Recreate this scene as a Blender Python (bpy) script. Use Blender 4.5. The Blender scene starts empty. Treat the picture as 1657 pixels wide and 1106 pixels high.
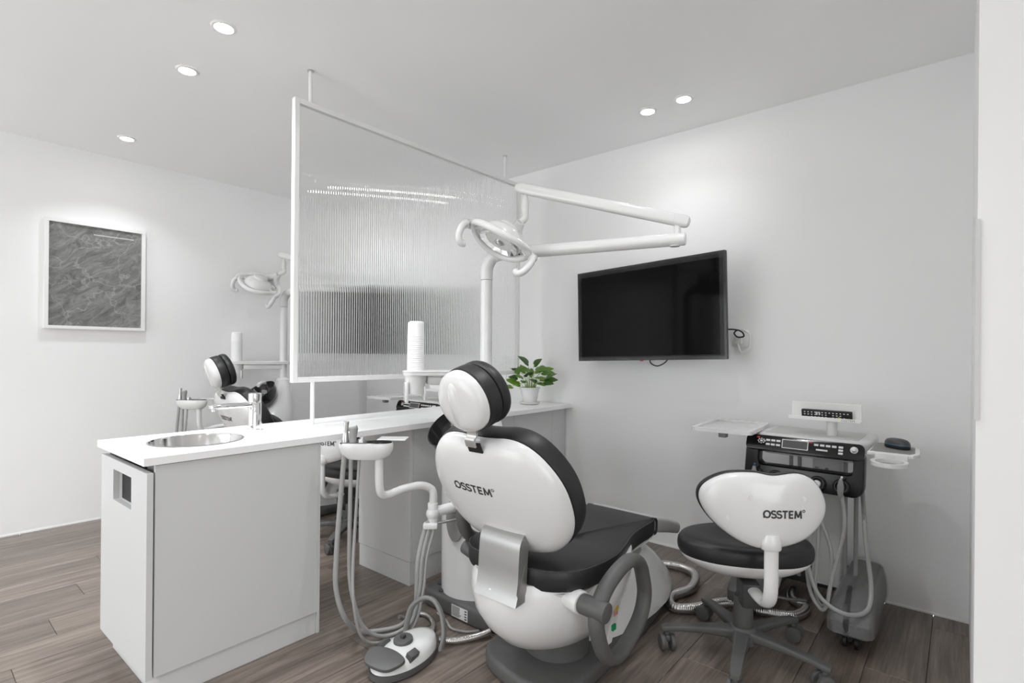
import bpy, bmesh, math, random
from mathutils import Vector, Matrix
from mathutils.bvhtree import BVHTree
random.seed(7)
PI = math.pi
SC = bpy.context.scene
COL = SC.collection

# ------------------------------------------------------------------ camera, world, exposure
CAM_F, CAM_HY, CAM_TH, CAM_ROLL, CAM_H = 855.95, 570.47, 0.7058, 0.009, 1.15
cd = bpy.data.cameras.new('camera'); cam = bpy.data.objects.new('camera', cd); COL.objects.link(cam)
cd.sensor_fit = 'HORIZONTAL'; cd.sensor_width = 36.0; cd.lens = CAM_F / 1657 * 36
cd.shift_y = (CAM_HY - 553) / 1657; cd.clip_start = 0.02
F_ = Vector((math.cos(CAM_TH), math.sin(CAM_TH), 0)); R_ = Vector((math.sin(CAM_TH), -math.cos(CAM_TH), 0)); Z_ = Vector((0, 0, 1))
rr = R_ * math.cos(CAM_ROLL) + Z_ * math.sin(CAM_ROLL); uu = Z_ * math.cos(CAM_ROLL) - R_ * math.sin(CAM_ROLL)
m = Matrix((rr, uu, -F_)).transposed().to_4x4(); m.translation = (0, 0, CAM_H); cam.matrix_world = m
SC.camera = cam
w = bpy.data.worlds.new('world'); SC.world = w; w.use_nodes = True
w.node_tree.nodes['Background'].inputs[0].default_value = (0.955, 0.98, 1, 1)
w.node_tree.nodes['Background'].inputs[1].default_value = 3.4
SC.view_settings.view_transform = 'Standard'; SC.view_settings.look = 'None'
SC.view_settings.exposure = 0.13; SC.view_settings.gamma = 1.0; SC.view_settings.use_curve_mapping = False
SC.cycles.use_denoising = True; SC.cycles.sample_clamp_indirect = 12.0; SC.cycles.max_bounces = 14
SC.cycles.diffuse_bounces = 8; SC.cycles.transmission_bounces = 12; SC.cycles.glossy_bounces = 6
SC.cycles.blur_glossy = 0.5

# room (metres): x runs along the counter to the television wall, y to the picture wall
XW, YW, ZC = 3.01, 4.423, 2.457
X0, Y0 = -2.4, -2.4
DOWNLIGHTS = [(0.866, 2.287), (0.891, 2.772), (0.94, 3.957), (2.637, 1.301), (2.624, 1.097),
              (2.64, 3.55), (2.64, 3.76), (0.88, 1.56), (0.88, 1.05), (-0.6, -0.5), (-0.55, 2.5), (-0.55, 3.9), (-0.9, 0.9), (-0.9, -1.2), (1.50, 0.78)]  # most of the later ones are unseen downlights added to fill the room
LIGHT_POWER, LIGHT_SPREAD = 5.6, 112
WALL_PAIR = {2: 0.5, 3: 0.12, 4: 0.12, 5: 0.2, 6: 0.2, 7: 0.4, 8: 0.2, 9: 1.2, 10: 1.1, 11: 1.0, 12: 1.6, 13: 1.5, 14: 0.5}      # the pairs close to the television wall are dimmer spots

# ------------------------------------------------------------------ materials
MATS = {}
def mat(name, col, rough=0.5, metal=0.0, coat=0.0, spec=None, bump=None, emit=None, trans=0.0, ior=1.45, alpha=1.0):
    if name in MATS: return MATS[name]
    mt = bpy.data.materials.new(name); mt.use_nodes = True; nt = mt.node_tree; b = nt.nodes['Principled BSDF']
    if not isinstance(col, tuple): col = (col, col, col)
    b.inputs['Base Color'].default_value = (*col, 1); b.inputs['Roughness'].default_value = rough; b.inputs['Metallic'].default_value = metal
    b.inputs['Coat Weight'].default_value = coat; b.inputs['Coat Roughness'].default_value = 0.06
    b.inputs['Transmission Weight'].default_value = trans; b.inputs['IOR'].default_value = ior; b.inputs['Alpha'].default_value = alpha
    if spec is not None: b.inputs['Specular IOR Level'].default_value = spec
    if emit: b.inputs['Emission Color'].default_value = (1, 0.98, 0.95, 1); b.inputs['Emission Strength'].default_value = emit
    # a faint unevenness of tone so that no surface is perfectly flat
    tc = nt.nodes.new('ShaderNodeTexCoord'); n = nt.nodes.new('ShaderNodeTexNoise')
    n.inputs['Scale'].default_value = bump[0] if bump else 9.0; n.inputs['Detail'].default_value = 4
    nt.links.new(tc.outputs['Object'], n.inputs['Vector'])
    if bump:
        bp = nt.nodes.new('ShaderNodeBump'); bp.inputs['Strength'].default_value = bump[1]; bp.inputs['Distance'].default_value = bump[2]
        nt.links.new(n.outputs['Fac'], bp.inputs['Height']); nt.links.new(bp.outputs['Normal'], b.inputs['Normal'])
    else:
        mr = nt.nodes.new('ShaderNodeMapRange'); mr.inputs['To Min'].default_value = max(0, rough - 0.03); mr.inputs['To Max'].default_value = min(1, rough + 0.03)
        nt.links.new(n.outputs['Fac'], mr.inputs['Value']); nt.links.new(mr.outputs['Result'], b.inputs['Roughness'])
    MATS[name] = mt; return mt
WALL = mat('wall_paint', (0.87, 0.87, 0.869), 0.85, bump=(160, 0.06, 0.001))
CEIL = mat('ceiling_paint', (0.94, 0.94, 0.939), 0.9, bump=(160, 0.05, 0.001))
CAB = mat('cabinet_laminate', (0.60, 0.605, 0.60), 0.45, bump=(900, 0.04, 0.0005))
CABD = mat('cabinet_inside', (0.22, 0.22, 0.22), 0.6)
STONE = mat('white_quartz', (0.88, 0.88, 0.88), 0.22)
WPL = mat('gloss_white_plastic', (0.74, 0.74, 0.735), 0.22, coat=0.35)
WMT = mat('white_lacquer', (0.84, 0.84, 0.83), 0.35)
GWH = mat('pale_grey_plastic', (0.62, 0.625, 0.62), 0.4)
VIN = mat('charcoal_vinyl', (0.017, 0.017, 0.0175), 0.44, bump=(500, 0.12, 0.0006))
GRY = mat('grey_plastic', (0.092, 0.092, 0.090), 0.5)
DGR = mat('dark_grey_plastic', (0.05, 0.05, 0.05), 0.4)
MGR = mat('mid_grey_plastic', (0.30, 0.30, 0.295), 0.45)
HOSE = mat('hose_grey', (0.32, 0.32, 0.315), 0.4)
BLK = mat('gloss_black', (0.006, 0.006, 0.006), 0.16)
BLM = mat('matt_black', (0.012, 0.012, 0.012), 0.5)
CHR = mat('chrome', (0.88, 0.88, 0.88), 0.07, metal=1.0)
STL = mat('brushed_steel', (0.62, 0.62, 0.61), 0.28, metal=0.9, bump=(220, 0.05, 0.0005))
DUCT = mat('duct_metal', (0.60, 0.59, 0.57), 0.25, metal=1.0)
SCRN = mat('television_glass', (0.002, 0.002, 0.002), 0.09, spec=0.12)
SMOK = mat('smoked_glass', (0.02, 0.02, 0.02), 0.06, coat=0.5)
GLOW = mat('downlight_glow', 1.0, 0.5, emit=55.0)
RED = mat('red_mark', (0.65, 0.05, 0.03), 0.5); YEL = mat('yellow_mark', (0.75, 0.55, 0.05), 0.5); GRN = mat('green_switch', (0.01, 0.35, 0.12), 0.3)
PINK = mat('pink_label', (0.75, 0.35, 0.30), 0.6); BLUE = mat('blue_mark', (0.05, 0.13, 0.19), 0.3)
LBL = mat('paper_label', (0.7, 0.7, 0.69), 0.6); INK = mat('print_ink', (0.045, 0.045, 0.048), 0.5)
SOIL = mat('soil', (0.05, 0.035, 0.025), 0.9, bump=(60, 0.8, 0.01))
FILM = mat('plastic_film', (0.8, 0.8, 0.8), 0.10, trans=0.0, alpha=0.15, bump=(55, 1.0, 0.02))
TVFM = mat('screen_film', (0.5, 0.5, 0.5), 0.08, alpha=0.06, bump=(60, 0.9, 0.01))
CUPM = mat('paper_cup_white', (0.86, 0.86, 0.86), 0.5)

def fluted_glass():
    mt = bpy.data.materials.new('fluted_glass'); mt.use_nodes = True; nt = mt.node_tree; b = nt.nodes['Principled BSDF']
    b.inputs['Base Color'].default_value = (0.97, 0.975, 0.97, 1); b.inputs['Roughness'].default_value = 0.015
    b.inputs['Transmission Weight'].default_value = 1.0; b.inputs['IOR'].default_value = 1.5
    return mt
FLUTE = fluted_glass()

def wood_mat():
    mt = bpy.data.materials.new('oak_vinyl_plank'); mt.use_nodes = True; nt = mt.node_tree; b = nt.nodes['Principled BSDF']; L = nt.links.new
    tc = nt.nodes.new('ShaderNodeTexCoord'); oi = nt.nodes.new('ShaderNodeObjectInfo')
    sc = nt.nodes.new('ShaderNodeVectorMath'); sc.operation = 'SCALE'; sc.inputs[0].default_value = (37.0, 19.0, 5.0); L(oi.outputs['Random'], sc.inputs['Scale'])
    ad = nt.nodes.new('ShaderNodeVectorMath'); ad.operation = 'ADD'; L(tc.outputs['Object'], ad.inputs[0]); L(sc.outputs[0], ad.inputs[1])
    mp = nt.nodes.new('ShaderNodeMapping'); mp.inputs['Scale'].default_value = (1.3, 22, 1); L(ad.outputs[0], mp.inputs[0])
    n1 = nt.nodes.new('ShaderNodeTexNoise'); n1.inputs['Scale'].default_value = 1.6; n1.inputs['Detail'].default_value = 8; n1.inputs['Roughness'].default_value = 0.62; n1.inputs['Distortion'].default_value = 0.9; L(mp.outputs[0], n1.inputs['Vector'])
    mp2 = nt.nodes.new('ShaderNodeMapping'); mp2.inputs['Scale'].default_value = (6, 180, 1); L(ad.outputs[0], mp2.inputs[0])
    n2 = nt.nodes.new('ShaderNodeTexNoise'); n2.inputs['Scale'].default_value = 1.0; n2.inputs['Detail'].default_value = 4; L(mp2.outputs[0], n2.inputs['Vector'])
    cr = nt.nodes.new('ShaderNodeValToRGB'); e = cr.color_ramp.elements
    e[0].position = 0.30; e[0].color = (0.090, 0.069, 0.055, 1); e[1].position = 0.72; e[1].color = (0.245, 0.201, 0.171, 1); L(n1.outputs['Fac'], cr.inputs[0])
    mx = nt.nodes.new('ShaderNodeMixRGB'); mx.blend_type = 'OVERLAY'; mx.inputs[0].default_value = 0.45; L(cr.outputs[0], mx.inputs[1]); L(n2.outputs['Fac'], mx.inputs[2])
    hs = nt.nodes.new('ShaderNodeHueSaturation'); mr = nt.nodes.new('ShaderNodeMapRange'); mr.inputs['To Min'].default_value = 0.86; mr.inputs['To Max'].default_value = 1.14
    L(oi.outputs['Random'], mr.inputs['Value']); L(mr.outputs[0], hs.inputs['Value']); L(mx.outputs[0], hs.inputs['Color']); L(hs.outputs[0], b.inputs['Base Color'])
    b.inputs['Roughness'].default_value = 0.32
    bp = nt.nodes.new('ShaderNodeBump'); bp.inputs['Strength'].default_value = 0.12; bp.inputs['Distance'].default_value = 0.001; L(n2.outputs['Fac'], bp.inputs['Height']); L(bp.outputs[0], b.inputs['Normal'])
    return mt
WOOD = wood_mat()

def print_mat():
    mt = bpy.data.materials.new('terrain_print'); mt.use_nodes = True; nt = mt.node_tree; b = nt.nodes['Principled BSDF']; L = nt.links.new
    tc = nt.nodes.new('ShaderNodeTexCoord')
    m0 = nt.nodes.new('ShaderNodeMapping'); m0.inputs['Rotation'].default_value = (0, 0.62, 0); L(tc.outputs['Object'], m0.inputs[0])
    mp = nt.nodes.new('ShaderNodeMapping'); mp.inputs['Scale'].default_value = (2.2, 1, 6.5); L(m0.outputs[0], mp.inputs[0])
    n1 = nt.nodes.new('ShaderNodeTexNoise'); n1.inputs['Scale'].default_value = 2.8; n1.inputs['Detail'].default_value = 15; n1.inputs['Roughness'].default_value = 0.8; n1.inputs['Distortion'].default_value = 1.3; L(mp.outputs[0], n1.inputs['Vector'])
    v = nt.nodes.new('ShaderNodeTexVoronoi'); v.feature = 'DISTANCE_TO_EDGE'; v.inputs['Scale'].default_value = 4.2
    nz = nt.nodes.new('ShaderNodeTexNoise'); nz.inputs['Scale'].default_value = 5; nz.inputs['Detail'].default_value = 5; L(tc.outputs['Object'], nz.inputs['Vector'])
    vm = nt.nodes.new('ShaderNodeVectorMath'); vm.operation = 'MULTIPLY_ADD'; vm.inputs[1].default_value = (0.35, 0.35, 0.35); L(nz.outputs['Color'], vm.inputs[0]); L(tc.outputs['Object'], vm.inputs[2]); L(vm.outputs[0], v.inputs['Vector'])
    cr = nt.nodes.new('ShaderNodeValToRGB'); e = cr.color_ramp.elements; e[0].position = 0.30; e[0].color = (0.045, 0.045, 0.043, 1); e[1].position = 0.72; e[1].color = (0.36, 0.36, 0.35, 1)
    L(n1.outputs['Fac'], cr.inputs[0])
    c2 = nt.nodes.new('ShaderNodeValToRGB'); f = c2.color_ramp.elements; f[0].position = 0.0; f[0].color = (1, 1, 1, 1); f[1].position = 0.018; f[1].color = (0, 0, 0, 1); L(v.outputs['Distance'], c2.inputs[0])
    mx = nt.nodes.new('ShaderNodeMixRGB'); mx.inputs[2].default_value = (0.42, 0.42, 0.40, 1)
    ml = nt.nodes.new('ShaderNodeMath'); ml.operation = 'MULTIPLY'; ml.inputs[1].default_value = 0.55; L(c2.outputs[0], ml.inputs[0]); L(ml.outputs[0], mx.inputs[0]); L(cr.outputs[0], mx.inputs[1])
    L(mx.outputs[0], b.inputs['Base Color']); b.inputs['Roughness'].default_value = 0.3
    return mt

def leaf_mat():
    mt = bpy.data.materials.new('pothos_leaf'); mt.use_nodes = True; nt = mt.node_tree; b = nt.nodes['Principled BSDF']; L = nt.links.new
    oi = nt.nodes.new('ShaderNodeObjectInfo'); cr = nt.nodes.new('ShaderNodeValToRGB'); e = cr.color_ramp.elements
    e[0].color = (0.018, 0.075, 0.008, 1); e[1].color = (0.12, 0.28, 0.012, 1); L(oi.outputs['Random'], cr.inputs[0])
    tc = nt.nodes.new('ShaderNodeTexCoord'); n = nt.nodes.new('ShaderNodeTexNoise'); n.inputs['Scale'].default_value = 40; n.inputs['Detail'].default_value = 3; L(tc.outputs['Object'], n.inputs['Vector'])
    c2 = nt.nodes.new('ShaderNodeValToRGB'); f = c2.color_ramp.elements; f[0].position = 0.58; f[0].color = (0, 0, 0, 1); f[1].position = 0.72; f[1].color = (1, 1, 1, 1); L(n.outputs['Fac'], c2.inputs[0])
    mx = nt.nodes.new('ShaderNodeMixRGB'); mx.inputs[2].default_value = (0.28, 0.36, 0.08, 1); L(c2.outputs[0], mx.inputs[0]); L(cr.outputs[0], mx.inputs[1]); L(mx.outputs[0], b.inputs['Base Color'])
    b.inputs['Roughness'].default_value = 0.35; b.inputs['Subsurface Weight'].default_value = 0.0
    return mt

# ------------------------------------------------------------------ mesh helpers
def V(*a): return Vector(a)
def catmull(pts, n=8, closed=False):
    P = [Vector(p) for p in pts]; out = []; N = len(P)
    for i in range(N if closed else N - 1):
        if closed: p0, p1, p2, p3 = P[(i - 1) % N], P[i], P[(i + 1) % N], P[(i + 2) % N]
        else: p0, p1, p2, p3 = P[max(i - 1, 0)], P[i], P[i + 1], P[min(i + 2, N - 1)]
        for k in range(n):
            t = k / n; out.append(0.5 * ((2 * p1) + (p2 - p0) * t + (2 * p0 - 5 * p1 + 4 * p2 - p3) * t * t + (3 * p1 - p0 - 3 * p2 + p3) * t ** 3))
    if not closed: out.append(P[-1].copy())
    return out
def rot_to(z):
    return Vector(z).normalized().to_track_quat('Z', 'Y').to_matrix()
class MB:
    def __init__(s): s.v = []; s.f = []
    def add(s, vs, fs):
        o = len(s.v); s.v += [Vector(x) for x in vs]; s.f += [tuple(i + o for i in f) for f in fs]; return s
    def frombm(s, bm, M=None):
        bm.verts.index_update(); s.add([(M @ x.co if M else x.co.copy()) for x in bm.verts], [[y.index for y in f.verts] for f in bm.faces]); bm.free(); return s
    def box(s, x0, x1, y0, y1, z0, z1, r=0.0, seg=2, M=None):
        bm = bmesh.new(); bmesh.ops.create_cube(bm, size=1.0)
        for x in bm.verts: x.co = Vector(((x0 + x1) / 2 + x.co.x * (x1 - x0), (y0 + y1) / 2 + x.co.y * (y1 - y0), (z0 + z1) / 2 + x.co.z * (z1 - z0)))
        if r > 0: bmesh.ops.bevel(bm, geom=bm.edges[:], offset=r, segments=seg, affect='EDGES', profile=0.5)
        return s.frombm(bm, M)
    def prism(s, outline, z0, z1, M=None, r=0.0, seg=2):
        bm = bmesh.new(); vs = [bm.verts.new((p[0], p[1], z0)) for p in outline]; f = bm.faces.new(vs)
        ex = bmesh.ops.extrude_face_region(bm, geom=[f]); nv = [g for g in ex['geom'] if isinstance(g, bmesh.types.BMVert)]
        for x in nv: x.co.z = z1
        bmesh.ops.recalc_face_normals(bm, faces=bm.faces[:])
        if r > 0:
            es = [e for e in bm.edges if abs(e.verts[0].co.z - e.verts[1].co.z) < 1e-7]
            bmesh.ops.bevel(bm, geom=es, offset=r, segments=seg, affect='EDGES', profile=0.5, clamp_overlap=True)
        return s.frombm(bm, M)
    def holed(s, outer, inner, z0, z1, M=None):
        # ring-shaped plate; outer and inner have the same point count
        n = len(outer); vs = [(p[0], p[1], z0) for p in outer] + [(p[0], p[1], z0) for p in inner] + [(p[0], p[1], z1) for p in outer] + [(p[0], p[1], z1) for p in inner]
        fs = []
        for i in range(n):
            j = (i + 1) % n
            fs += [(i, n + i, n + j, j), (2 * n + i, 2 * n + j, 3 * n + j, 3 * n + i), (i, j, 2 * n + j, 2 * n + i), (n + i, 3 * n + i, 3 * n + j, n + j)]
        return s.add([(M @ Vector(x)) if M else x for x in vs], fs)
    def lathe(s, prof, n=32, M=None, caps=True, sx=1.0, sy=1.0):
        vs = []; fs = []; m_ = len(prof)
        for r, z in prof:
            for k in range(n):
                a = 2 * PI * k / n; vs.append(Vector((r * math.cos(a) * sx, r * math.sin(a) * sy, z)))
        for i in range(m_ - 1):
            for k in range(n):
                j = (k + 1) % n; fs.append((i * n + k, i * n + j, (i + 1) * n + j, (i + 1) * n + k))
        if caps: fs.append(tuple(range(n))[::-1]); fs.append(tuple(range((m_ - 1) * n, m_ * n)))
        return s.add([(M @ x) if M else x for x in vs], fs)
    def tube(s, pts, r, n=12, closed=False, caps=True, ry=None, up=None):
        P = [Vector(p) for p in pts]; N = len(P); R = r if isinstance(r, (list, tuple)) else [r] * N
        T = []
        for i in range(N):
            a = P[(i - 1) % N] if (closed or i > 0) else P[i]; b = P[(i + 1) % N] if (closed or i < N - 1) else P[i]; T.append((b - a).normalized())
        nrm = Vector(up) if up else (Vector((0, 0, 1)) if abs(T[0].z) < 0.9 else Vector((1, 0, 0)))
        nrm = (nrm - T[0] * nrm.dot(T[0])).normalized(); vs = []
        for i in range(N):
            base = Vector(up) if up else nrm
            q = base - T[i] * base.dot(T[i])
            if q.length > 1e-6: nrm = q.normalized()
            bn = T[i].cross(nrm)
            for k in range(n):
                a = 2 * PI * k / n; vs.append(P[i] + nrm * math.cos(a) * R[i] + bn * math.sin(a) * (ry if ry else R[i]))
        fs = []
        for i in range(N if closed else N - 1):
            i2 = (i + 1) % N
            for k in range(n):
                j = (k + 1) % n; fs.append((i * n + k, i * n + j, i2 * n + j, i2 * n + k))
        if caps and not closed: fs.append(tuple(range(n))[::-1]); fs.append(tuple(range((N - 1) * n, N * n)))
        return s.add(vs, fs)
    def loft(s, rings, caps=True):
        n = len(rings[0]); vs = [p for r in rings for p in r]; fs = []
        for i in range(len(rings) - 1):
            for k in range(n):
                j = (k + 1) % n; fs.append((i * n + k, i * n + j, (i + 1) * n + j, (i + 1) * n + k))
        if caps: fs.append(tuple(range(n))[::-1]); fs.append(tuple(range((len(rings) - 1) * n, len(rings) * n)))
        return s.add(vs, fs)
    def cyl(s, a, b, r, n=24, r2=None, bev=0.0):
        a, b = Vector(a), Vector(b); L = (b - a).length; M = Matrix.Translation(a) @ rot_to(b - a).to_4x4(); r2 = r if r2 is None else r2
        if bev: prof = [(r - bev, 0), (r - bev * 0.3, bev * 0.3), (r, bev), (r2, L - bev), (r2 - bev * 0.3, L - bev * 0.3), (r2 - bev, L)]
        else: prof = [(r, 0), (r2, L)]
        return s.lathe(prof, n, M)
    def ball(s, c, rx, ry=None, rz=None, n=20, m_=12, M=None):
        ry = rx if ry is None else ry; rz = rx if rz is None else rz
        prof = [(max(1e-4, math.sin(PI * i / m_)), -math.cos(PI * i / m_)) for i in range(m_ + 1)]
        S = Matrix.Translation(Vector(c)) @ (M.to_4x4() if M else Matrix.Identity(4)) @ Matrix.Diagonal((rx, ry, rz, 1)); return s.lathe(prof, n, S)
    def xf(s, M): s.v = [M @ x for x in s.v]; return s

def rrect(x0, x1, y0, y1, r, n=5):
    out = []
    for cx, cy, a0 in ((x1 - r, y1 - r, 0), (x0 + r, y1 - r, PI / 2), (x0 + r, y0 + r, PI), (x1 - r, y0 + r, 1.5 * PI)):
        for k in range(n + 1):
            a = a0 + PI / 2 * k / n; out.append((cx + r * math.cos(a), cy + r * math.sin(a)))
    return out
def smooth2(pts, n=6): return [(p.x, p.y) for p in catmull([(a, b, 0) for a, b in pts], n, True)]

def obj(name, mb, material, parent=None, origin=None, angle=35, label=None, smooth=True):
    me = bpy.data.meshes.new(name); o0 = Vector(origin) if origin is not None else Vector((0, 0, 0))
    me.from_pydata([tuple(x - o0) for x in mb.v], [], mb.f); me.validate()
    bm = bmesh.new(); bm.from_mesh(me); bmesh.ops.recalc_face_normals(bm, faces=bm.faces[:]); bm.to_mesh(me); bm.free()
    if smooth:
        me.polygons.foreach_set('use_smooth', [True] * len(me.polygons)); me.set_sharp_from_angle(angle=math.radians(angle))
    me.materials.append(material)
    o = bpy.data.objects.new(name, me); COL.objects.link(o)
    if parent: o.parent = parent
    elif origin is not None: o.location = o0
    if label: o['label'] = label
    return o
def tag(o, label, cat=None, group=None, kind=None):
    o['label'] = label
    if cat: o['category'] = cat
    if group: o['group'] = group
    if kind: o['kind'] = kind
    return o
class Thing:
    def __init__(s, name, label, cat, origin, group=None):
        s.e = bpy.data.objects.new(name, None); COL.objects.link(s.e); s.e.location = origin; s.e.empty_display_size = 0.1
        s.o = Vector(origin); tag(s.e, label, cat, group)
    def part(s, name, mb, material, parent=None, label=None, angle=35, smooth=True):
        o = obj(name, mb, material, parent or s.e, s.o, angle, None, smooth)
        if label: o['label'] = label
        return o
def dup(root, loc, rotz=0.0, label=None, group=None):
    r = root.copy(); COL.objects.link(r); r.location = loc; r.rotation_euler = (0, 0, rotz)
    if label: r['label'] = label
    if group: r['group'] = group
    for ch in list(root.children):
        c = ch.copy(); COL.objects.link(c); c.parent = r
        for g in list(ch.children):
            d = g.copy(); COL.objects.link(d); d.parent = c
    return r
def struct(name, mb, material, label=None, angle=35, smooth=False):
    o = obj(name, mb, material, angle=angle, smooth=smooth); o['kind'] = 'structure'
    if label: o['label'] = label
    return o
def text_mb(body, size, C, e1, e2, n, bvh=None, offset=0.0, extra=0.0009, align='CENTER', shear=0.0):
    cu = bpy.data.curves.new('t', 'FONT'); cu.body = body; cu.size = size; cu.align_x = align; cu.align_y = 'CENTER'; cu.offset = offset; cu.resolution_u = 3; cu.shear = shear
    ob = bpy.data.objects.new('t', cu); COL.objects.link(ob); me = bpy.data.meshes.new_from_object(ob)
    mb = MB(); C, e1, e2, n = Vector(C), Vector(e1).normalized(), Vector(e2).normalized(), Vector(n).normalized(); vs = []
    for x in me.vertices:
        p = C + e1 * x.co.x + e2 * x.co.y
        if bvh:
            h = bvh.ray_cast(p + n * 0.3, -n)
            if h[0]: p = h[0] + (h[1] if h[1].dot(n) > 0 else -h[1]) * extra
        else: p = p + n * extra
        vs.append(p)
    mb.add(vs, [tuple(f.vertices) for f in me.polygons])
    bpy.data.objects.remove(ob); bpy.data.meshes.remove(me); bpy.data.curves.remove(cu); return mb
def bvh_of(mb): return BVHTree.FromPolygons([tuple(x) for x in mb.v], mb.f)
def strokes_mb(paths, C, e1, e2, n, bvh, h, w, extra=0.0009):
    # flat ribbon lettering laid on a surface; paths in units of the letter height
    C, e1, e2, n = Vector(C), Vector(e1).normalized(), Vector(e2).normalized(), Vector(n).normalized(); mb = MB()
    def put(x, y):
        p = C + e1 * x * h + e2 * y * h
        if bvh:
            r = bvh.ray_cast(p + n * 0.3, -n)
            if r[0]: return r[0] + (r[1] if r[1].dot(n) > 0 else -r[1]) * extra
        return p + n * extra
    for pts, closed in paths:
        N = len(pts); vs = []
        for i in range(N):
            a = pts[(i - 1) % N] if (closed or i > 0) else pts[i]; b = pts[(i + 1) % N] if (closed or i < N - 1) else pts[i]
            dx, dy = b[0] - a[0], b[1] - a[1]; L = math.hypot(dx, dy) or 1; nx, ny = -dy / L * w / 2, dx / L * w / 2
            vs += [put(pts[i][0] + nx, pts[i][1] + ny), put(pts[i][0] - nx, pts[i][1] - ny)]
        mb.add(vs, [(2 * i, 2 * i + 1, 2 * ((i + 1) % N) + 1, 2 * ((i + 1) % N)) for i in range(N if closed else N - 1)])
    return mb
def logo_mb(h, C, e1, e2, n, bvh, wide=1.0):
    def arc(cx, cy, rx, ry, a0, a1, k=14): return [(cx + rx * math.cos(math.radians(a0 + (a1 - a0) * i / k)), cy + ry * math.sin(math.radians(a0 + (a1 - a0) * i / k))) for i in range(k + 1)]
    P = []; w = 0.215; x = -2.15
    P.append((arc(x + 0.36, 0, 0.33, 0.41, 0, 345, 24), True)); P.append(([(x - 0.02, -0.41), (x + 0.16, -0.33)], False)); x += 0.82
    for q in range(2):
        P.append((arc(x + 0.27, 0.22, 0.23, 0.20, 25, 250, 10) + arc(x + 0.27, -0.21, 0.25, 0.22, 75, -160, 12), False)); x += 0.60
    P += [([(x + 0.0, 0.41), (x + 0.60, 0.41)], False), ([(x + 0.30, 0.40), (x + 0.30, -0.5)], False)]; x += 0.72
    P += [([(x + 0.08, 0.5), (x + 0.08, -0.5)], False), ([(x + 0.08, 0.41), (x + 0.50, 0.41)], False), ([(x + 0.08, 0.0), (x + 0.46, 0.0)], False), ([(x + 0.08, -0.41), (x + 0.50, -0.41)], False)]; x += 0.62
    P += [([(x + 0.08, -0.5), (x + 0.14, 0.5)], False), ([(x + 0.14, 0.44), (x + 0.43, -0.34)], False), ([(x + 0.43, -0.34), (x + 0.72, 0.44)], False), ([(x + 0.72, 0.5), (x + 0.78, -0.5)], False)]; x += 0.98
    st = lambda Q: [([(a * wide, b) for a, b in p_], c_) for p_, c_ in Q]
    mb = strokes_mb(st(P), C, e1, e2, n, bvh, h, w)
    r = strokes_mb(st([(arc(x + 0.10, 0.42, 0.14, 0.14, 0, 345, 18), True)]), C, e1, e2, n, bvh, h, 0.09)
    return mb.add(r.v, r.f)

# ------------------------------------------------------------------ the room
fl = struct('floor', MB().box(X0, XW, Y0, YW, -0.12, -0.009), mat('subfloor', (0.10, 0.08, 0.065), 0.8), 'grey brown oak plank floor')
PW, PL = 0.178, 1.22
pm = MB().box(0, PL - 0.0014, 0, PW - 0.0014, -0.009, 0.0, 0.0011, 1)
plank0 = None
ny = int(math.ceil((YW - Y0) / PW)); k = 0
for j in range(ny):
    off = (j * 0.437) % 1.0 * PL
    x = X0 - off
    while x < XW:
        xa, xb = max(x, X0), min(x + PL, XW); ya, yb = Y0 + j * PW, min(Y0 + (j + 1) * PW, YW)
        if xb - xa > 0.02 and yb - ya > 0.01:
            full = abs(xb - xa - PL) < 1e-6 and abs(yb - ya - PW) < 1e-6
            if full and plank0: o = bpy.data.objects.new('plank', plank0); COL.objects.link(o)
            else:
                o = obj('plank', pm if full else MB().box(0, xb - xa - 0.0014, 0, yb - ya - 0.0014, -0.009, 0, 0.0011, 1), WOOD, smooth=False)
                if full: plank0 = o.data
            o.location = (xa, ya, 0); o.parent = fl; k += 1
        x += PL
struct('ceiling', MB().box(X0, XW, Y0, YW, ZC, ZC + 0.1), CEIL, 'plain white ceiling')
struct('wall_left', MB().box(X0 - 0.1, XW + 0.1, YW, YW + 0.1, 0, ZC), WALL, 'white wall with the framed terrain print')
struct('wall_right', MB().box(XW, XW + 0.1, Y0, YW, 0, ZC), WALL, 'white wall behind the televisions')
WY0, WY1, WZ0, WZ1 = 1.2, 4.2, 0.12, 2.3
struct('wall_back', MB().box(X0 - 0.1, X0, Y0, WY0, 0, ZC).box(X0 - 0.1, X0, WY1, YW, 0, ZC).box(X0 - 0.1, X0, WY0, WY1, 0, WZ0).box(X0 - 0.1, X0, WY0, WY1, WZ1, ZC), WALL, 'white wall with an added wide window behind the viewpoint')
wn = struct('fill_window_1', MB().box(X0 - 0.085, X0 - 0.015, WY0, WY0 + 0.05, WZ0, WZ1).box(X0 - 0.085, X0 - 0.015, WY1 - 0.05, WY1, WZ0, WZ1).box(X0 - 0.085, X0 - 0.015, WY0 + 0.05, WY1 - 0.05, WZ0, WZ0 + 0.05).box(X0 - 0.085, X0 - 0.015, WY0 + 0.05, WY1 - 0.05, WZ1 - 0.05, WZ1), WMT, 'added white framed window behind the viewpoint')  # unseen window added so sky light brightens chair backs and lower walls
for q in range(1, 4):
    y_ = WY0 + (WY1 - WY0) * q / 4; obj('mullion', MB().box(X0 - 0.08, X0 - 0.02, y_ - 0.02, y_ + 0.02, WZ0 + 0.05, WZ1 - 0.05), WMT, wn)
obj('sill', MB().box(X0 - 0.02, X0 + 0.12, WY0 - 0.03, WY1 + 0.03, WZ0 - 0.03, WZ0, 0.004, 2), WMT, wn)
pl = bpy.data.lights.new('fill_window_portal', 'AREA'); pl.shape = 'RECTANGLE'; pl.size = WZ1 - WZ0; pl.size_y = WY1 - WY0; pl.cycles.is_portal = True
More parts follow.
